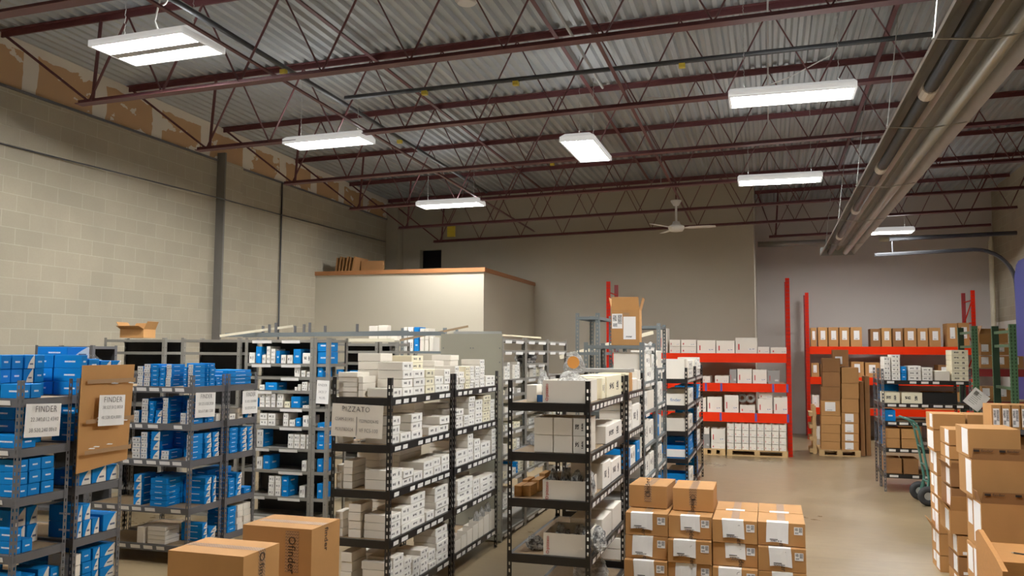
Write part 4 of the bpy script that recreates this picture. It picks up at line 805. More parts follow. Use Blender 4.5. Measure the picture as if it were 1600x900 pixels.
Ff = [[], [(1006, 1012, 1, .3, PW), (1013, 1020, 2, .14, W), (1021, 1026, 1, .28, W)], [(1006, 1014, 1, .2, W), (1015, 1024, 1, .2, PW)], [(1006, 1016, 1, .26, W), (1017, 1026, 1, .22, W)], [(1006, 1018, 1, .2, W), (1019, 1026, 1, .2, W)], [(1006, 1024, 2, .12, W)]]
for i in range(6): fill('carton-topped shelving', 'E', -1.19, LV[i], fz[i], Ff[i], W, .3, nm='parts_box', lo=8.48, hi=9.3)
Fg = [[(1029, 1036, 1, .2, PW)], [(1029, 1033, 2, .12, W), (1034, 1038, 1, .24, W)], [(1029, 1032, 1, .24, BL), (1033, 1036, 1, .22, PW)], [(1029, 1037, 1, .2, W)], [(1029, 1036, 2, .12, BL)]]
for i in range(5): fill('slotted shelving beyond', 'E', -1.19, LV[i], [1.82, 1.42, 1.06, .74, .35][i], Fg[i], W, .3, nm='parts_box', lo=9.47, hi=10.25)
blob('plastic_bag', 'film', (-1.3, 9.6, 1.823), .2, .25, .3, 'clear plastic bag hanging over the slotted shelving beside the orange racking', 'bag', 50)
# tall carton on F
def label_quad(o, x0, x1, z0, z1, y, mat='paper', nm='paper_label'): return MB().box(x0, x1, y-.001, y, z0, z1).put(nm, mat, o)
o = root('open_carton', 'tall brown carton with raised flap and two white labels on the slotted shelving', 'carton', (-1.40, 8.66, 2.071), R(4))
opened(o, .285, .3, .36, flaps=((0, 8), (1, 15), (3, 12)), fl=.13); label_quad(o, -.02, .105, .06, .29, -.151); label_quad(o, -.135, -.03, .17, .32, -.151, 'barcode'); label_quad(o, -.02, .04, .3, .33, -.151, 'tape', 'tape_patch')
# ==== G : black rack of blue bins
GX0, GX1 = -1.64, -1.04
unit('shelving_rack', 'black rack of blue and white bins in front of the orange racking', 'shelving rack', GX0, GX1, 11.4, 12.75, 1.80, Z5, 'black_steel', strips='E')
unit('shelving_rack', 'farther black rack of blue boxes next to the orange racking', 'shelving rack', GX0, GX1, 12.82, 14.1, 1.80, Z5, 'black_steel', strips='E')
for i, (h, m_, l) in enumerate(((.26, 'plain_white', 'white open tray of small boxes on the top shelf of the blue-bin rack'), (.15, 'plain_white', 'white tray with blue print on the second shelf of the blue-bin rack'), (.17, 'plain_white', 'plain white tray on the third shelf of the blue-bin rack'), (.17, 'blue_logo', 'open blue tray with white front on the fourth shelf of the blue-bin rack'), (.2, 'blue_logo', 'blue tray with white logo on the lowest shelf of the blue-bin rack'))):
    tray(-1.26, 11.44+.16, Z5[i], .36, .32, h, 'S', m_, l, lettering=[('finder', .06, 'ink_blue' if i != 4 else 'ink_white', .06, h*.45, 0)] if i in (1, 3, 4) else None)
    if i == 3: tag(MB().box(-.13, .13, -.002, .0, .02, .12).put('front_card', 'paper_plain', None, (-1.2, 11.434, Z5[i])), 'white card on the front of the open blue tray', 'card')
for j in range(5): put_box(W, -1.38+j*.065, 11.6, Z5[0]+.27, .06, .2, .04+.015*(j % 3), 'S', f'white box standing out of the top tray, {ONM[j]} from the left, blue-bin rack', None, 'parts_box') if False else None
Gf = [[(1078, 1084, 2, .12, W)], [(1078, 1085, 1, .2, W)], [(1073, 1077, 1, .2, BL), (1078, 1084, 1, .18, W)], [(1078, 1085, 2, .12, BL)], [(1078, 1085, 1, .2, W)]]
Gg = [[(1088, 1091, 2, .12, W), (1092, 1096, 3, .09, W)], [(1087, 1091, 2, .1, BL), (1092, 1096, 2, .1, BS)], [(1087, 1091, 2, .1, BL), (1092, 1095, 2, .1, W)], [(1087, 1091, 2, .12, BL), (1092, 1096, 2, .1, W)], [(1087, 1092, 2, .12, BL)]]
for i in range(5):
    fill('blue-bin rack', 'E', GX1, LV[i], Z5[i], Gf[i], W, .3, nm='parts_box', lo=11.82, hi=12.72); fill('far blue-box rack', 'E', GX1, LV[i], Z5[i], Gg[i], W, .3, nm='parts_box', lo=12.86, hi=14.06)
put_box(BL, -1.4, 11.95, Z5[3]+.001, .4, .2, .28, 'S', 'tall blue box behind the open blue tray on the fourth shelf', None); 
# ==== pallet racks
def rack(name, label, x0, x1, y0, D, H, beams, mat, bm, uprights, bh=.16):
    o = root(name, label, 'pallet rack', (x0, y0, 0))
    for ux in uprights:
        fr = MB().box(ux-x0-.05, ux-x0+.05, D-.02, D+.0, .0, .01).put('foot_plate', mat, o)
        for (cy, sy) in ((0, 1), (D, -1)):
            for sx in (-1, 1): link('post', post_me(H, .045, .075, .014, .03, -sx, sy), mat, o, (ux-x0+sx*.04, cy, 0))
            MB().box(ux-x0-.04, ux-x0+.04, cy+sy*.045, cy+sy*.05, 0, H).put('post_web', 'dark_red' if 'red' in mat else mat, o)  # darker red on the web paints the shade inside the hollow post
        z = .3; k_ = 0
        while z < H-.5:
            MB().tube([(ux-x0, .05, z), (ux-x0, D-.05, z)], .014, 6).put('brace', mat, o)
            MB().tube([(ux-x0, .05 if k_ % 2 else D-.05, z+.03), (ux-x0, D-.05 if k_ % 2 else .05, z+.55)], .014, 6).put('brace', mat, o); z += .6; k_ += 1
        MB().tube([(ux-x0, .05, H-.22), (ux-x0, D-.05, H-.22)], .014, 6).put('brace', mat, o)
    for (zt_, hh) in beams:
        for cy in (-.01, D-.04):
            MB().box(uprights[0]-x0+.045, uprights[-1]-x0-.045, cy, cy+.05, zt_-hh, zt_).put('beam', bm, o)
        MB().box(uprights[0]-x0+.05, uprights[-1]-x0-.05, .045, D-.045, zt_-.02, zt_-.003).put('deck_board', 'chip', o)
    return o
R1 = [(1.99, .18), (1.40, .165), (.82, .18)]
rk1 = rack('pallet_rack', 'orange-red pallet rack of white cartons in front of the beige wall', -3.22, .37, 17.3, 1.0, 3.47, R1, 'rack_red', 'orange', (-3.18, .37))
R2 = [(2.16, .18), (1.45, .17), (.74, .16)]
rk2 = rack('pallet_rack', 'orange-red pallet rack of brown cartons in the far recess', .86, 4.42, 21.0, 1.0, 3.43, R2, 'rack_red', 'orange', (.88, 4.40))
for z_, xs_ in ((1.40, (1103, 1127, 1208, 1230)), (.82, (1126, 1181, 1231))):
    for px in xs_: MB().box(-.02, .02, -.0125, -.0105, z_-.16, z_-.005).put('tape_band', 'blue_tape', rk1, (xon(px, 17.3, z_)+3.22, 0, 0))
def front_label(o, w, h, x0, x1, z0, z1, y, mat='paper'): return MB().box(x0*w-w/2, x1*w-w/2, y-.0015, y, z0*h, z1*h).put('paper_label', mat, o)
def fcarton(p0, p1, z, h, Y, d, mat, label, lab=None, cat='carton', nm='carton', group=None, tape=True, red=False, lo=None):
    a, b_ = xon(p0, Y, z+h/2), xon(p1, Y, z+h/2)
    if lo is not None: a = max(a, lo)
    w = b_-a-.006; o = root(nm, label, cat, ((a+b_)/2, Y, z+.001), group=group)
    MB().box(-w/2, w/2, 0, d, 0, h).put('carton_body', mat, o)
    if tape: MB().box(-.025, .025, .0, d, h, h+.0008).put('tape_strip', 'tape', o)
    if lab: front_label(o, w, h, *lab, 0)
    if red:
        MB().box(-w*.38, -w*.31, -.0015, 0, h*.22, h*(.5 if h < .2 else .6)).put('red_print', 'ink_red', o)
        MB().box(w*.1, w*.4, -.0015, 0, h*.2, h*.32).put('barcode_label', 'barcode', o)
    return o
T1 = [(1040, 1063, .13, 2), (1064, 1088, .13, 2), (1089, 1118, .26, 1), (1119, 1148, .25, 1), (1149, 1183, .31, 1), (1184, 1202, .13, 1), (1204, 1231, .12, 1)]
def rowc(specs, z, Y, d, mat, rn_, lab=None, red=False, lvn='', nm='carton'):
    lo = .95 if rn_ == 'far recess rack' else None
    for i, sp in enumerate(specs):
        p0, p1, h, n = sp[:4]
        for t in range(n):
            w_ = {'plain_white': 'white', 'carton': 'brown', 'carton_dark': 'dark brown', 'grey_box': 'grey'}[sp[4] if len(sp) > 4 else mat]
            tn = f', {TN[t]} of stack' if n > 1 else ''
            fcarton(p0, p1, z+t*(h+.009), h, Y, d, sp[4] if len(sp) > 4 else mat, f'{w_} carton, {ONM[i]} from left {lvn}, {rn_}{tn}', lab, nm=nm, red=red, group=f'cartons {lvn} of the {rn_}', lo=lo)
r1 = 'orange rack'
T1[0] = (1046, 1063, .13, 2)
rowc(T1, 1.99, 17.36, .6, 'plain_white', r1, red=True, lvn='on the top beam level')
rowc([(1098, 1110, .13, 1), (1117, 1139, .14, 1), (1140, 1151, .27, 1, 'grey_box'), (1152, 1175, .28, 1), (1176, 1198, .27, 1), (1200, 1218, .26, 1, 'grey_box')], 1.40, 17.36, .6, 'plain_white', r1, red=True, lvn='on the middle level')
rowc([(1092, 1103, .28, 1), (1105, 1128, .3, 1), (1132, 1154, .34, 1), (1156, 1180, .15, 1), (1184, 1207, .28, 1), (1209, 1232, .31, 1)], .82, 17.36, .6, 'plain_white', r1, red=True, lvn='on the lower level')
fcarton(1186, 1207, 1.103, .12, 17.4, .4, 'plain_white', 'white flat carton on top of the fifth carton of the lower level, orange rack', red=True)
for i, px in enumerate((1160, 1173)):
    x = xon(px, 17.5, 1.05); o = root('wire_roll', f'grey coil of wire, {("left", "right")[i]} one on the low white carton of the orange rack', 'coil', (x, 17.5, 1.105), rot=(R(90), 0, 0)); pts = [(.07*math.cos(t*.4), .07*math.sin(t*.4)-.0, .02*0) for t in range(16)]
    MB().tube([(.065*math.cos(2*math.pi*t/20), .065*math.sin(2*math.pi*t/20), 0) for t in range(20)], .03, 8, True).put('coil', 'galv' if i else 'grey_steel', o)
fcarton(1031, 1043, 1.995, .5, 17.5, .4, 'plain_white', 'tall narrow white carton at the left end of the orange rack top', red=True)
def pallet(x0, x1, y, D, label, z=0.):
    o = root('pallet', label, 'pallet', (x0, y, z)); w = x1-x0
    for i in range(6): MB().box(0, w, i*(D-.1)/5, i*(D-.1)/5+.1, .1, .12).put('deck_plank', 'pallet', o)
    for i in range(3): MB().box(i*(w-.1)/2, i*(w-.1)/2+.1, 0, D, .02, .1).put('stringer', 'pallet', o)
    for i in range(3): MB().box(0, w, i*(D-.1)/2, i*(D-.1)/2+.1, 0, .02).put('bottom_plank', 'pallet', o)
    return o
pallet(xon(1097, 17.1, .1), xon(1133, 17.1, .1), 17.12, .9, 'pale wooden pallet on the floor under the left part of the orange rack')
pallet(xon(1136, 17.1, .1), xon(1231, 17.1, .1), 17.12, .9, 'pale wooden pallet under the block of white cartons in the orange rack')
rowc([(1097, 1109, .27, 1, 'grey_box'), (1111, 1133, .11, 1)], .12, 17.18, .5, 'plain_white', r1, red=True, lvn='on the left floor pallet')
fcarton(1111, 1133, .233, .27, 17.18, .5, 'plain_white', 'white carton standing on the flat one of the left floor pallet in the orange rack', red=True)
fcarton(1100, 1108, .394, .12, 17.2, .3, 'plain_white', 'small white carton on the grey one of the left floor pallet', red=False)
rowc([(1136+i*11.7, 1136+(i+1)*11.7-.9, .117, 4) for i in range(8)], .12, 17.16, .5, 'plain_white', r1, red=True, lvn='on the floor pallet')
r2 = 'far recess rack'
rowc([(1262, 1276, .44, 1), (1278, 1293, .45, 1), (1294.5, 1310, .45, 1), (1311.5, 1327, .45, 1), (1329, 1347, .45, 1), (1360, 1376, .41, 1, 'carton_dark'), (1377.5, 1393, .43, 1), (1395, 1411, .42, 1, 'carton_dark'), (1413, 1432, .43, 1), (1433.5, 1450, .42, 1), (1452, 1470, .43, 1), (1480, 1496, .53, 1), (1497.5, 1515, .54, 1)],
     2.16, 21.06, .5, 'carton', r2, lab=(.28, .78, .35, .82), lvn='on the top level')
rowc([(1262, 1280, .32, 1), (1282, 1300, .3, 1, 'carton_dark'), (1330, 1350, .36, 1), (1352, 1375, .34, 1), (1376, 1400, .3, 1, 'carton_dark'), (1412, 1430, .25, 1), (1466, 1486, .3, 1, 'carton_dark')], 1.45, 21.06, .5, 'carton', r2, lab=(.25, .7, .3, .85), lvn='on the middle level')
rowc([(1262, 1280, .18, 1), (1298, 1314, .18, 1, 'carton_dark'), (1330, 1350, .2, 1), (1352, 1372, .18, 1)], 1.99-.32+.17, 21.2, .4, 'carton', r2, lab=(.25, .7, .3, .85), lvn='behind the middle level') if False else None
rowc([(1263, 1280, .28, 1, 'plain_white'), (1300, 1330, .3, 1, 'carton_dark'), (1336, 1358, .3, 1, 'plain_white'), (1380, 1440, .35, 1, 'carton_dark'), (1445, 1510, .4, 1)], .74, 21.06, .5, 'carton', r2, lab=(.25, .7, .3, .85), lvn='on the lower level')
rowc([(1263, 1290, .3, 1, 'plain_white'), (1330, 1360, .4, 1, 'carton_dark'), (1400, 1440, .5, 1, 'carton_dark')], 0, 21.1, .5, 'carton', r2, lvn='on the floor')
fcarton(1450, 1478, 2.16+.43+.005, .14, 21.4, .4, 'grey_box', 'pale clear-wrapped box behind the brown cartons on the far recess rack', nm='carton') if False else None
# pallet of cartons in front of the far rack
py0 = 17.7; pallet(xon(1280, py0, .1), xon(1345, py0, .1), py0, .9, 'pale wooden pallet carrying two columns of brown cartons in the far aisle')
hz = [.16, .16, .17, .17, .3, .27, .29, .27]; z = .12
for i, h in enumerate(hz): fcarton(1283 if i < 6 else 1285, 1313 if i != 3 else 1314, z, h-.006, py0+.04, .45, 'carton_dark' if i > 4 else 'carton', f'brown carton, {TN[i]} of the left column on the far aisle pallet', (.2, .75, .3, .9) if i == 4 else None, tape=False, group='left column of far pallet'); z += h
hz = [.17, .16, .2, .2, .27, .3, .31]; z = .12
for i, h in enumerate(hz): fcarton(1315, 1342, z, h-.006, py0+.04, .45, 'carton', f'brown carton, {TN[i]} of the right column on the far aisle pallet', (.2, .7, .1, .9) if i < 4 else None, tape=False, group='right column of far pallet'); z += h
o = fcarton(1301, 1326, z-.02+.03, .33, py0+.1, .35, 'carton_dark', 'tilted brown carton with loose label on top of the far aisle pallet load', (.15, .6, .15, .6))
for i, (pa, pb, h) in enumerate(((1344, 1351, 1.45), (1352, 1360, 1.55))): fcarton(pa, pb, 0, h, 17.9+.1*i, .5, 'carton_dark', f'tall flat brown carton standing on the floor, {("left", "right")[i]} one beside the far pallet', None, tape=False)
o = root('pallet', 'pale wooden pallet standing on edge at the foot of the far recess rack', 'pallet', (xon(1269, 18.2, .4), 18.3, 0))
for i in range(4): MB().box(-.06, .08, -.3, .3, .02+i*.24, .1+i*.24).put('deck_plank', 'pallet', o)
for s_ in (-1, 1): MB().box(.0, .07, s_*.28-.04, s_*.28+.04, 0, .95).put('stringer', 'pallet', o)
# ==== H : black rack on the right
HX0, HX1 = 1.575, 2.76
hz_ = zl(1382, (594, 630, 658, 700, 740), 13.46)
unit('shelving_rack', 'black rack of white boxes and cartons on the right before the far racking', 'shelving rack', HX0, HX1, 13.46, 13.95, 1.78, hz_, 'black_steel', strips='S')
unit('shelving_rack', 'second black rack standing back to back behind the right-hand black rack', 'shelving rack', HX0, HX1, 14.0, 14.5, 1.78, hz_, 'black_steel')
hn = 'right-hand black rack'
Hf = [[(1381, 1392, 5, .066), (1393, 1407, 6, .06), (1408, 1417, 2, .1, BL), (1419, 1440, 3, .068), (1441, 1458, 3, .06), (1461, 1485, 1, .14, PW), (1487, 1516, 6, .072, CR)], [(1381, 1407, 1, .16, CR), (1409, 1442, 1, .16, CR)],
      [(1373+10, 1400, 1, .16, BL)], [(1384, 1407, 2, .14, 'carton'), (1409, 1436, 2, .14, 'carton')], [(1383, 1410, 1, .22, 'carton_dark'), (1412, 1436, 1, .22, 'carton_dark')]]
for i in range(5): fill(hn, 'S', 13.46, LV[i], hz_[i], Hf[i], W, .4, nm='parts_box' if i != 3 else None, lo=HX0+.02, hi=HX1-.02)
tray(xon(1462, 13.7, 1.4), 13.66, hz_[1], .5, .3, .16, 'S', 'black_plastic', 'black open bin on the second shelf of the right-hand black rack', 'bin', 'storage_bin')
tag(MB().box(-.2, .2, -.1, .1, 0, .05).put('grey_tray', 'grey_steel', None, (xon(1455, 13.52, 1.3)-.25, 13.6, hz_[1]+.001)), '', '') if False else None
for i, (p, z_) in enumerate(((1371, 1.3), (1367, .96), (1366, .6))): put_box(BL, HX0+.18, 14.2, hz_[i+1]+.001, .3, .26, .26, 'W', f'blue box on the {LV[i+1]} shelf of the second black rack behind, seen from its end', None)
o = sign('hanging_delivery_note', 'white printed sheet hanging tilted from the right end of the black rack', .24, .26, (xon(1526, 13.35, 1.32), 13.35, 1.36), (0, R(40), 0), [])
for i in range(7): MB().box(-.08, .02+.01*(i % 3), -.005, -.004, .08-i*.026, .086-i*.026).put('printed_line', 'grey_steel', o)
MB().box(-.085, -.03, -.005, -.004, .04, .1).put('printed_block', 'grey_steel', o)
# ==== green and dark red racking on the right
def green_frame(x, y0, D, H, label):
    o = root('rack_upright', label, 'rack upright', (x, y0, 0))
    for cy, sy in ((0, 1), (D, -1)):
        for sx in (-1, 1): link('post', post_me(H, .045, .05, .014, .03, -sx, sy), 'green', o, (sx*.045, cy, 0))
        MB().box(-.045, .045, cy+sy*.05, cy+sy*.055, 0, H).put('post_web', 'shaded_green', o)  # web colour carries the shadow seen through the post holes
    for k_, z in enumerate((.3, .9, 1.5, 2.1, H-.12)):
        MB().box(-.02, .02, .05, D-.05, z, z+.04).put('brace', 'green', o)
    return o
gx = xon(1524, 15.0, 2.0); green_frame(gx, 15.0, 1.05, 2.45, 'green slotted rack upright beside the right end of the far racking')
gx2 = xon(1584, 13.2, 2.0); green_frame(gx2, 13.2, 1.0, 2.42, 'green slotted rack upright nearest the right edge of the view')
for i, z_ in enumerate((1.76, 1.24)):
    tag(MB().box(gx+.06, 4.9, 15.3, 15.35, z_-.11, z_).box(gx+.06, 4.9, 15.9, 15.95, z_-.11, z_).put('rack_beam', 'dark_red'), ('upper', 'lower')[i]+' dark red rack beam pair right of the green upright', 'rack beam') if False else None
    for k_, y_ in enumerate((15.3, 15.9)): tag(MB().box(gx+.06, 4.7, y_, y_+.05, z_-.12, z_).put('rack_beam', 'dark_red'), f'{("upper", "lower")[i]} dark red rack beam, {("front", "back")[k_]} one of its pair right of the green upright', 'rack beam')
    tag(MB().box(gx+.06, 4.7, 15.32, 15.93, z_+.001, z_+.015).put('rack_deck', 'chip'), f'{("upper", "lower")[i]} particle board deck between dark red beams', 'rack deck')
for (p0, p1, z_, h) in ((1532, 1555, 1.76, .2), (1556, 1580, 1.76, .2), (1582, 1600, 1.76, .2), (1532, 1555, 1.965, .2), (1556, 1580, 1.965, .2), (1534, 1557, 1.24, .22), (1559, 1584, 1.24, .22), (1534, 1557, .95, .22)):
    if z_ == .95: continue
    fcarton(p0, p1, z_+.018, h-.006, 15.33, .5, 'carton', f'brown carton with white label, {("left", "middle", "right")[[1532, 1556, 1582, 1534, 1559].index(p0) % 3]} of the {"upper" if z_ > 1.9 else "lower" if z_ > 1.5 else "under"} row in the green rack', (.05, .55, .3, .9), group='cartons in the green rack')
o = root('open_carton', 'brown carton with flaps meeting like a roof on top of the green rack load', 'carton', (xon(1552, 15.35, 2.2), 15.53, 2.182)); opened(o, .42, .4, .14, flaps=((0, -50), (2, -50), (1, 40), (3, -20)), fl=.15)
# hand truck
o = root('hand_truck', 'teal green two-wheeled hand truck leaning on the right-hand black rack', 'hand truck', (1.96, 12.6, 0), R(4))
for yy in (-.2, .2):
    w_ = root('w', '', ''); bpy.data.objects.remove(w_)
    t_ = MB().tube([(.085*math.cos(2*math.pi*t/24), 0, .13+.085*math.sin(2*math.pi*t/24)) for t in range(24)], .043, 10, True).put('tyre', 'rubber', o, (0, yy*1.15, 0), smooth=True)
    MB().tube([(0, -.025, .13), (0, .025, .13)], .05, 16).put('hub', 'galv', t_)
MB().tube([(0, -.24, .13), (0, .24, .13)], .012, 8).put('axle', 'galv', o)
for yy in (-.13, .13): MB().tube([(.02, yy, .1), (.04, yy, .35), (-.02, yy, .75), (-.07, yy, 1.02), (-.13, yy, 1.1), (-.24, yy, 1.14)], .016, 8).put('side_rail', 'dolly_green', o, smooth=True)
for (x_, z_) in ((.03, .3), (.01, .52), (-.03, .76), (-.06, .98)): MB().tube([(x_, -.13, z_), (x_, .13, z_)], .012, 8).put('rung', 'dolly_green', o)
MB().box(.0, .22, -.17, .17, .02, .028).put('toe_plate', 'dolly_green', o); MB().tube([(.03, -.13, .3), (0, -.17, .15)], .012, 6).put('axle_brace', 'dolly_green', o); MB().tube([(.03, .13, .3), (0, .17, .15)], .012, 6).put('axle_brace', 'dolly_green', o)
MB().tube([(-.24, -.13, 1.14), (-.27, 0, 1.15), (-.24, .13, 1.14)], .016, 8).put('handle', 'dolly_green', o, smooth=True)
# ==== foreground carton stack
def carton(loc, w, d, h, label, rz=0., mat='carton', slip=None, logo=None, bc=True, group=None, side_logo=False, slip2=None):
    o = root('carton', label, 'carton', loc, rz, group)
    me = cached(('cb', w, d, h, mat), lambda: MB().box(-w/2, w/2, 0, d, 0, h-.006).me('carton_body'))
    link('carton_body', me, mat, o)
    t = MB(); t.v = [(-.028, 0-.0012, h*.25), (.028, -.0012, h*.25), (.028, -.0012, h-.0052), (-.028, -.0012, h-.0052), (.028, d, h-.0052), (-.028, d, h-.0052)]; t.f = [(0, 1, 2, 3), (3, 2, 4, 5)]; t.put('packing_tape', 'tape_logo', o)
    MB().quad((-w/2, d/2-.001, h-.0025), (w/2, d/2-.001, h-.0025), (w/2, d/2+.001, h-.0025), (-w/2, d/2+.001, h-.0025)) if 0 else None
    if slip:
        x0, x1, z0, over, sk = slip; m_ = MB(); n = 4
        for i in range(n+1):
            u = x0+(x1-x0)*i/n; wob = .004*math.sin(i*2.1+w*50)
            m_.v += [(u+sk, -.006-abs(wob), z0+.006*math.sin(i)), (u+sk*.5, -.003-abs(wob), h*.7), (u, -.003, h-.0045), (u, over, h-.0042)]
        for i in range(n):
            for j in range(3): m_.f.append((4*i+j, 4*i+4+j, 4*i+5+j, 4*i+1+j))
        m_.put('packing_slip', 'paper', o)
        MB().box(x0+.025+sk, x0+.08+sk, -.0115, -.0105, z0+.02, z0+.026).put('printed_line', 'ink', o)
    if bc: MB().box(w/2-.075, w/2-.018, -.002, -.001, h*.5, h*.82).put('barcode_label', 'barcode', o)
    if logo:
        e = MB().tube([(logo[0]+.017*math.cos(2*math.pi*t_/16), -.0025, logo[1]+.017*math.sin(2*math.pi*t_/16)) for t_ in range(16)], .002, 4, True).put('printed_emblem', 'ink_black', o)
        txt('finder', .05, 'ink_black', o, (logo[0], -.0028, logo[1]+.065*(1 if logo[2] else -1)), (R(90), R(90 if not logo[2] else -90), 0), 'printed_lettering')
    if side_logo: txt('finder', .05, 'ink_black', o, (-w/2-.001, .06, h*.45), (R(90), R(90), R(-90)), 'printed_lettering')
    return o
cw = .313; chh = .165; FX = -1.04; FY = 6.36
colx = [-1.045, -.73, -.412, -.098]; tops = [.815, .81, .805, .80]
cname = ['leftmost', 'second', 'third', 'rightmost']; tname = ['top', 'middle', 'lower', 'bottom']
for c_ in range(4):
    for t in range(4):
        z = tops[c_]-chh*(t+1); w = cw+(.012 if c_ == 3 else 0); yo = (0, .02, -.01, .03)[(c_+t) % 4]-t*.03
        sl = ((-.115, .045, .045, .05, .0), (-.07, .07, .055, .06, .004), (-.09, .06, .035, .05, .008), (-.1, .05, .02, .07, -.006))[(c_+t*3) % 4]
        for dp in range(2):
            carton((colx[c_]+w/2, FY+yo+dp*(.4 if t == 0 else .41), z), w-.004, .385, chh, f'brown carton, {cname[c_]} column, {tname[t]} layer, {"back" if dp else "front"} row, foreground stack', 0, slip=sl if dp == 0 else (-.08, .06, .1, .05, 0), logo=((-.02, .01, .03, 0)[c_]+.01*(t % 2), (.125, .1, .11, .105)[(c_+t) % 4], False) if (dp == 0 and t < 4) else None, bc=dp == 0, group='cartons of the foreground stack')
pallet(-1.06, .24, FY-.08, .9, 'pale wooden pallet under the foreground stack of brown cartons', tops[3]-chh*4-.127)
carton((-.905, 6.57, tops[0]+.001), .29, .42, .17, 'brown carton with emblem tape, left one of the two on top of the foreground stack', R(-3), logo=(0, .1, True), bc=False)
carton((-.565, 6.56, tops[1]+.001), .30, .42, .17, 'brown carton with printed tape, right one of the two on top of the foreground stack', 0, logo=(0, .1, False), bc=False)
# ==== two large cartons bottom left
def big(loc, w, d, h, label, rz, side=True):
    o = root('large_carton', label, 'carton', loc, rz); h0 = h-.003
    MB().box(-w/2, w/2, 0, d, 0, h0).put('carton_body', 'carton', o)
    MB().quad((-w/2-.0005, d/2-.002, h0+.0006), (w/2, d/2-.002, h0+.0006), (w/2, d/2+.002, h0+.0006), (-w/2, d/2+.002, h0+.0006)).put('flap_seam', 'ink_black', o)
    t = MB(); y0, y1 = d/2-.032, d/2+.032
    t.v = [(-w/2, y0, h0+.001), (w/2+.001, y0, h0+.001), (w/2+.001, y1, h0+.001), (-w/2, y1, h0+.001), (w/2+.001, y0, h0-.16), (w/2+.001, y1, h0-.16)]; t.f = [(0, 1, 2, 3), (1, 4, 5, 2)]; t.put('packing_tape', 'tape_logo', o)
    e = MB().tube([(w/2+.002, d/2+.02*math.cos(2*math.pi*k_/16), h0-.035+.02*math.sin(2*math.pi*k_/16)) for k_ in range(16)], .003, 4, True).put('printed_emblem', 'ink_black', o)
    txt('finder', .062, 'ink_black', o, (w/2+.0025, d/2-.004, h0-.14), (R(90), R(90), R(90)), 'printed_lettering')
    return o
o = big((-2.815, 3.80, .5), .46, .33, .45, 'large brown carton with printed zigzag tape at the bottom edge, nearer one', R(0))
big((-2.815, 3.80, .045), .46, .33, .45, 'large brown carton under the nearer large carton', 0)
o2 = root('large_carton', 'large brown carton with emblem tape on its front, right of the nearer one', 'carton', (-2.83, 4.49, .5)); w, d, h = .47, .34, .45
MB().box(-w/2, w/2, 0, d, 0, h-.003).put('carton_body', 'carton', o2)
MB().box(.06, .15, -.001, 0, h-.26, h-.02).put('packing_tape', 'tape_logo', o2); MB().box(-w/2+.02, w/2, d*.38, d*.38+.07, h-.003, h-.0022).put('top_tape', 'tape_logo', o2)
MB().tube([(.105+.02*math.cos(2*math.pi*k_/16), -.002, h-.075+.02*math.sin(2*math.pi*k_/16)) for k_ in range(16)], .003, 4, True).put('printed_emblem', 'ink_black', o2)
txt('finder', .07, 'ink_black', o2, (.102, -.0025, h-.185), (R(90), R(90), 0), 'printed_lettering')
txt('finder', .06, 'ink_black', o2, (w/2+.0015, d*.5, h-.09), (R(90), R(90), R(90)), 'printed_lettering')
b_ = MB().box(-.235, .235, 0, .34, 0, .447).put('large_carton', 'carton', None, (-2.83, 4.49, .045)); tag(b_, 'plain large brown carton under the one with the emblem tape', 'carton')
for y_ in (3.80, 4.49):
    pallet(-3.07, -2.56, y_-.02, .4, f'low wooden base under the {"nearer" if y_ < 4 else "farther"} pair of large cartons', -.08) if False else None
tag(MB().box(-3.15, -2.5, 3.7, 4.9, .0, .04).put('platform_dolly', 'pallet'), 'flat wooden platform under the large foreground cartons', 'platform')
# ==== right-hand carton piles
def pile(loc, w, d, h, label, rz=0., flaps=None, mat='carton', labels=((.1, .45, .1, .95),), fl=.12, tapeline=False, fprint=False, flapmat=None, fprint2=False):
    o = root('carton' if not flaps else 'open_carton', label, 'carton', loc, rz)
    if flaps: opened(o, w, d, h-.004, mat, flaps, fl, flapmat=flapmat)
    if fprint2:
        for q in (-.32, .1): txt('finder', .026, 'ink_black', o, (w*q+.03, -d/2-.0085, h+fl-.022), (R(90), 0, 0), 'printed_lettering', sx=1.3); MB().box(w*q-.06, w*q-.02, -d/2-.0085, -d/2-.0078, h+fl-.03, h+fl-.014).put('printed_mark', 'ink_black', o)
    if not flaps: MB().box(-w/2, w/2, -d/2, d/2, 0, h-.004).put('carton_body', mat, o)
    for (a, b2, c, e) in labels: MB().box(-w/2-.0016, -w/2-.0002, -d/2+a*d, -d/2+b2*d, c*h, e*h).put('paper_label', 'barcode', o)
    if tapeline: MB().box(-w*.4, -w*.05, -d/2-.001, -d/2, h*.05, h*.2).put('packing_tape', 'paper_plain', o)
    if fprint: txt('finder', .04, 'ink_black', o, (-w*.28, -d/2-.0015, h*.08), (R(90), 0, 0), 'printed_lettering'); MB().tube([(-w*.28-.075+.012*math.cos(k_*.5236), -d/2-.001, h*.08+.012*math.sin(k_*.5236)) for k_ in range(12)], .0015, 4, True).put('printed_emblem', 'ink_black', o)
    return o
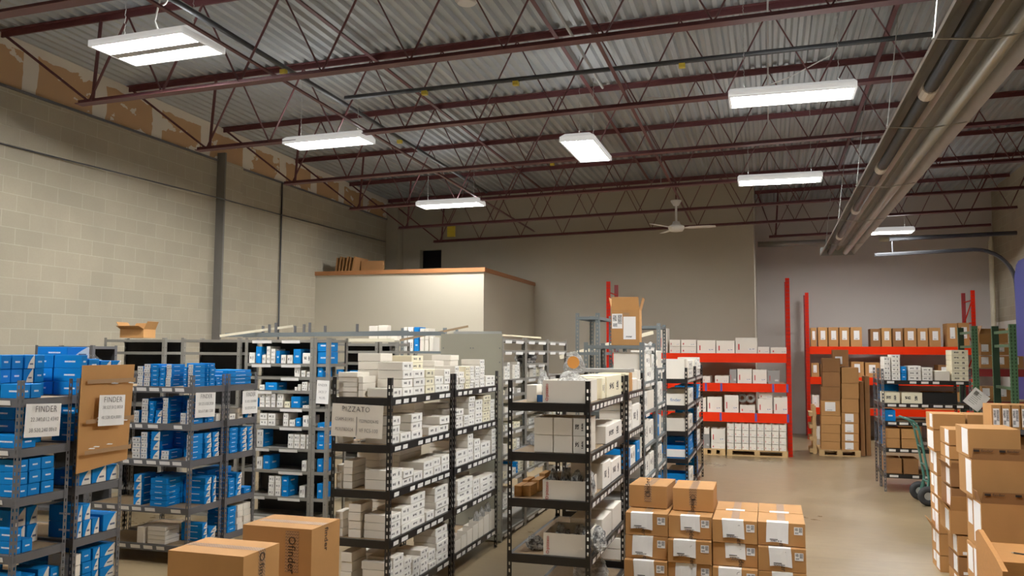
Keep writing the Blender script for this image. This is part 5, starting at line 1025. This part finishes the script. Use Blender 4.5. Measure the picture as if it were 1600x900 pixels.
# front pile, Y about 6.9
x = 1.38; fw_ = .33
def zf(py, Y, px=1520): return zat(px, py, Y)
ya = 6.92
z1, z2, z3, z4 = zf(671, ya), zf(718, ya), zf(785, 6.75), zf(862, 6.75)
pile((1.40+.17, 7.21, z2+.004), .34, .44, z1-z2, 'closed brown carton on top of the front right pile', labels=((.05, .5, .1, .95),))
pile((1.41+.19, 7.13, z3+.004), .40, .44, z2-z3, 'brown carton with one upright printed flap, second in the front right pile', flaps=((0, 2), ), fl=.085, labels=((.05, .45, .1, .95),), flapmat='carton_dark', fprint2=True)
pile((1.43+.22, 6.99, z4), .46, .46, z3-z4, 'open brown carton with printed flap, third in the front right pile', flaps=((0, 3), (3, 14)), fl=.08, labels=((.05, .5, .1, .95), (.6, .9, .4, .9)), fprint=True, flapmat='carton_dark', fprint2=True)
o = root('flap_print', '', ''); bpy.data.objects.remove(o)
for i, (h0, h1) in enumerate(((z4-.26, z4-.005), (z4-.50, z4-.265), (.002, z4-.505))): pile((1.42+.2, 7.0, max(h0, .001)), .42, .44, h1-max(h0, .001), f'brown labelled carton, {ONM[i+3]} from the top in the front right pile', labels=((.05, .45, .1, .95), (.55, .9, .2, .9)))
# middle pile, Y about 7.8
ym = 7.75; xm = xon(1484, ym, 1.2)
zz = [zf(p, ym, 1484) for p in (671, 697, 718, 731)]
for i, (a, b2) in enumerate(((697, 672), (719, 698), (731, 720))): pile((xm+.15, ym+.2, zf(a, ym)), .30, .38, zf(b2, ym)-zf(a, ym), f'small pale brown carton, {ONM[i]} from the top of the middle right pile', labels=((.05, .45, .1, .95),))
pile((xm+.16, ym+.2, zf(762, ym)), .32, .40, zf(733, ym)-zf(762, ym), 'brown carton fourth from the top of the middle right pile, flaps upright', flaps=((0, 10), (3, 30)), mat='carton_dark', fl=.05)
pile((xm+.16, ym+.2, zf(796, ym)), .32, .42, zf(764, ym)-zf(796, ym), 'brown carton with white tape band, fifth in the middle right pile', mat='carton_dark', tapeline=True)
pile((xm+.14, ym+.18, zf(835, ym)), .32, .42, zf(798, ym)-zf(835, ym), 'open brown carton with wide flap, sixth in the middle right pile', flaps=((3, 35), (0, 10)), mat='carton', fl=.12)
for i, (a, b2) in enumerate(((868, 837), (899, 870))): pile((xm+.2, ym+.16, max(.001, zf(a, ym))), .34, .4, zf(b2, ym)-max(.001, zf(a, ym)), f'brown taped carton, {("seventh", "eighth")[i]} in the middle right pile', tapeline=True, mat='carton_dark' if i else 'carton')
pile((xm+.2, ym+.16, .001), .34, .4, zf(901, ym)-.003, 'brown carton at the foot of the middle right pile')
# back pile, Y about 8.8
yb = 8.7; xb = 1.45
zs_ = [zf(p, yb, 1470) for p in (646, 671, 706, 743, 778, 801, 834, 868)]+[.001]
for i in range(8):
    if i == 0:
        pile((xb+.14, yb+.2, zs_[1]), .27, .36, zs_[0]-zs_[1]-.003, 'wide brown carton at the top left of the back right pile'); pile((xb+.46, yb+.2, zs_[1]), .33, .36, zs_[0]-zs_[1]-.003, 'wide brown carton at the top right of the back right pile', labels=())
    elif i == 1:
        for k_ in range(3): pile((xb+.05+k_*.09, yb+.2, zs_[2]), .085, .34, zs_[1]-zs_[2]-.003, f'narrow upright carton with labels, {ONM[k_]} from the left in the back right pile', labels=((.05, .9, .1, .9),)); MB().box(xb+.05+k_*.09-.03, xb+.05+k_*.09+.02, yb+.028, yb+.0295, zs_[2]+.03, zs_[1]-.03).put('label_sheet', 'paper') if 0 else None
        pile((xb+.47, yb+.2, zs_[2]), .3, .34, zs_[1]-zs_[2]-.003, 'brown carton right of the narrow upright ones in the back right pile', labels=())
    else:
        for k_ in range(2): pile((xb+.03+.13+k_*.29, yb+.2, zs_[i+1]), .27, .38, zs_[i]-zs_[i+1]-.003, f'brown carton, {("left", "right")[k_]} of the {ONM[i]} layer down in the back right pile', labels=((.05, .42, .1, .95), (.5, .8, .4, .95)) if not k_ else (), flaps=((3, 30),) if i == 6 and not k_ else None, fl=.12)
# row of labelled cartons at the right edge, on a dark shelf
zr = zf(672, 7.9, 1570)
for i in range(8):
    pa = 1550+i*15; a = xon(pa, 8.0+.0*i, 1.4); o = root('upright_carton', f'upright brown carton with white label, {ONM[i]} from the left on the right-edge table', 'carton', (a, 8.0, zr)); w_ = .078
    MB().box(0, w_, 0, .3, 0, .2).put('carton_body', 'carton', o); MB().box(.012, w_-.02, -.0015, 0, .02, .17).put('paper_label', 'barcode', o)
o = root('side_table', 'dark brown table at the right edge carrying upright labelled cartons', 'table', (xon(1548, 8.0, 1.3), 7.98, 0)); MB().box(0, .9, 0, .4, zr-.04, zr-.001).put('table_top', 'dark_steel', o)
for x_, y_ in ((.02, .02), (.84, .02), (.02, .35), (.84, .35)): MB().box(x_, x_+.04, y_, y_+.04, 0, zr-.04).put('leg', 'dark_steel', o)
pile((xon(1600, 7.99, 1.0)+.15, 8.2, .45), .4, .3, .6, 'reddish brown carton under the right-edge table', mat='carton_dark') if False else None
pile((xon(1548, 8.0, 1.3)+.45, 8.18, .001), .7, .26, zr-.06, 'large reddish brown carton filling the space under the right-edge table', mat='carton_dark')
# desk
DY0, DY1, DXL = 5.80, 6.48, xon(1534, 6.3, .8)
o = root('oak_desk', 'honey oak desk corner with raised side panel at the bottom right', 'desk', (DXL, DY0, 0))
MB().prism([(.0, 0), (DY1-DY0, 0), (DY1-DY0, .80), (DY1-DY0-.08, .83), (.16, .745), (0, .70)], 0, .03, 'x').put('side_panel', 'oak', o)
MB().box(.031, 1.1, .12, DY1-DY0-.02, .70, .735).put('desk_top', 'oak', o); MB().box(.031, 1.1, .10, .119, .655, .735).put('front_rail', 'oak', o); MB().box(.031, 1.1, DY1-DY0-.019, DY1-DY0, 0, .735).put('back_panel', 'oak', o)
MB().box(1.101, 1.13, 0, DY1-DY0, 0, .8).put('side_panel', 'oak', o)
MB().box(.031, 1.1, .13, DY1-DY0-.03, .03, .05).put('bottom_shelf', 'dark_back', o)
o = root('pen', 'black pen lying on the honey oak desk', 'pen', (xon(1584, 6.15, .74), 6.15, .742), R(-25)); MB().tube([(0, 0, 0), (.13, 0, 0)], .005, 8).put('barrel', 'black_plastic', o); MB().tube([(-.015, 0, 0), (0, 0, 0)], [.001, .005], 8).put('tip', 'galv', o)
# ------------------------------------------------------------------ world, colour
w = bpy.data.worlds.new('world'); bpy.context.scene.world = w; w.use_nodes = True
w.node_tree.nodes['Background'].inputs[0].default_value = (.5, .55, .6, 1); w.node_tree.nodes['Background'].inputs[1].default_value = .3
vs = bpy.context.scene.view_settings; vs.view_transform = 'Standard'; vs.look = 'None'; vs.exposure = 3.0; vs.gamma = 1.18
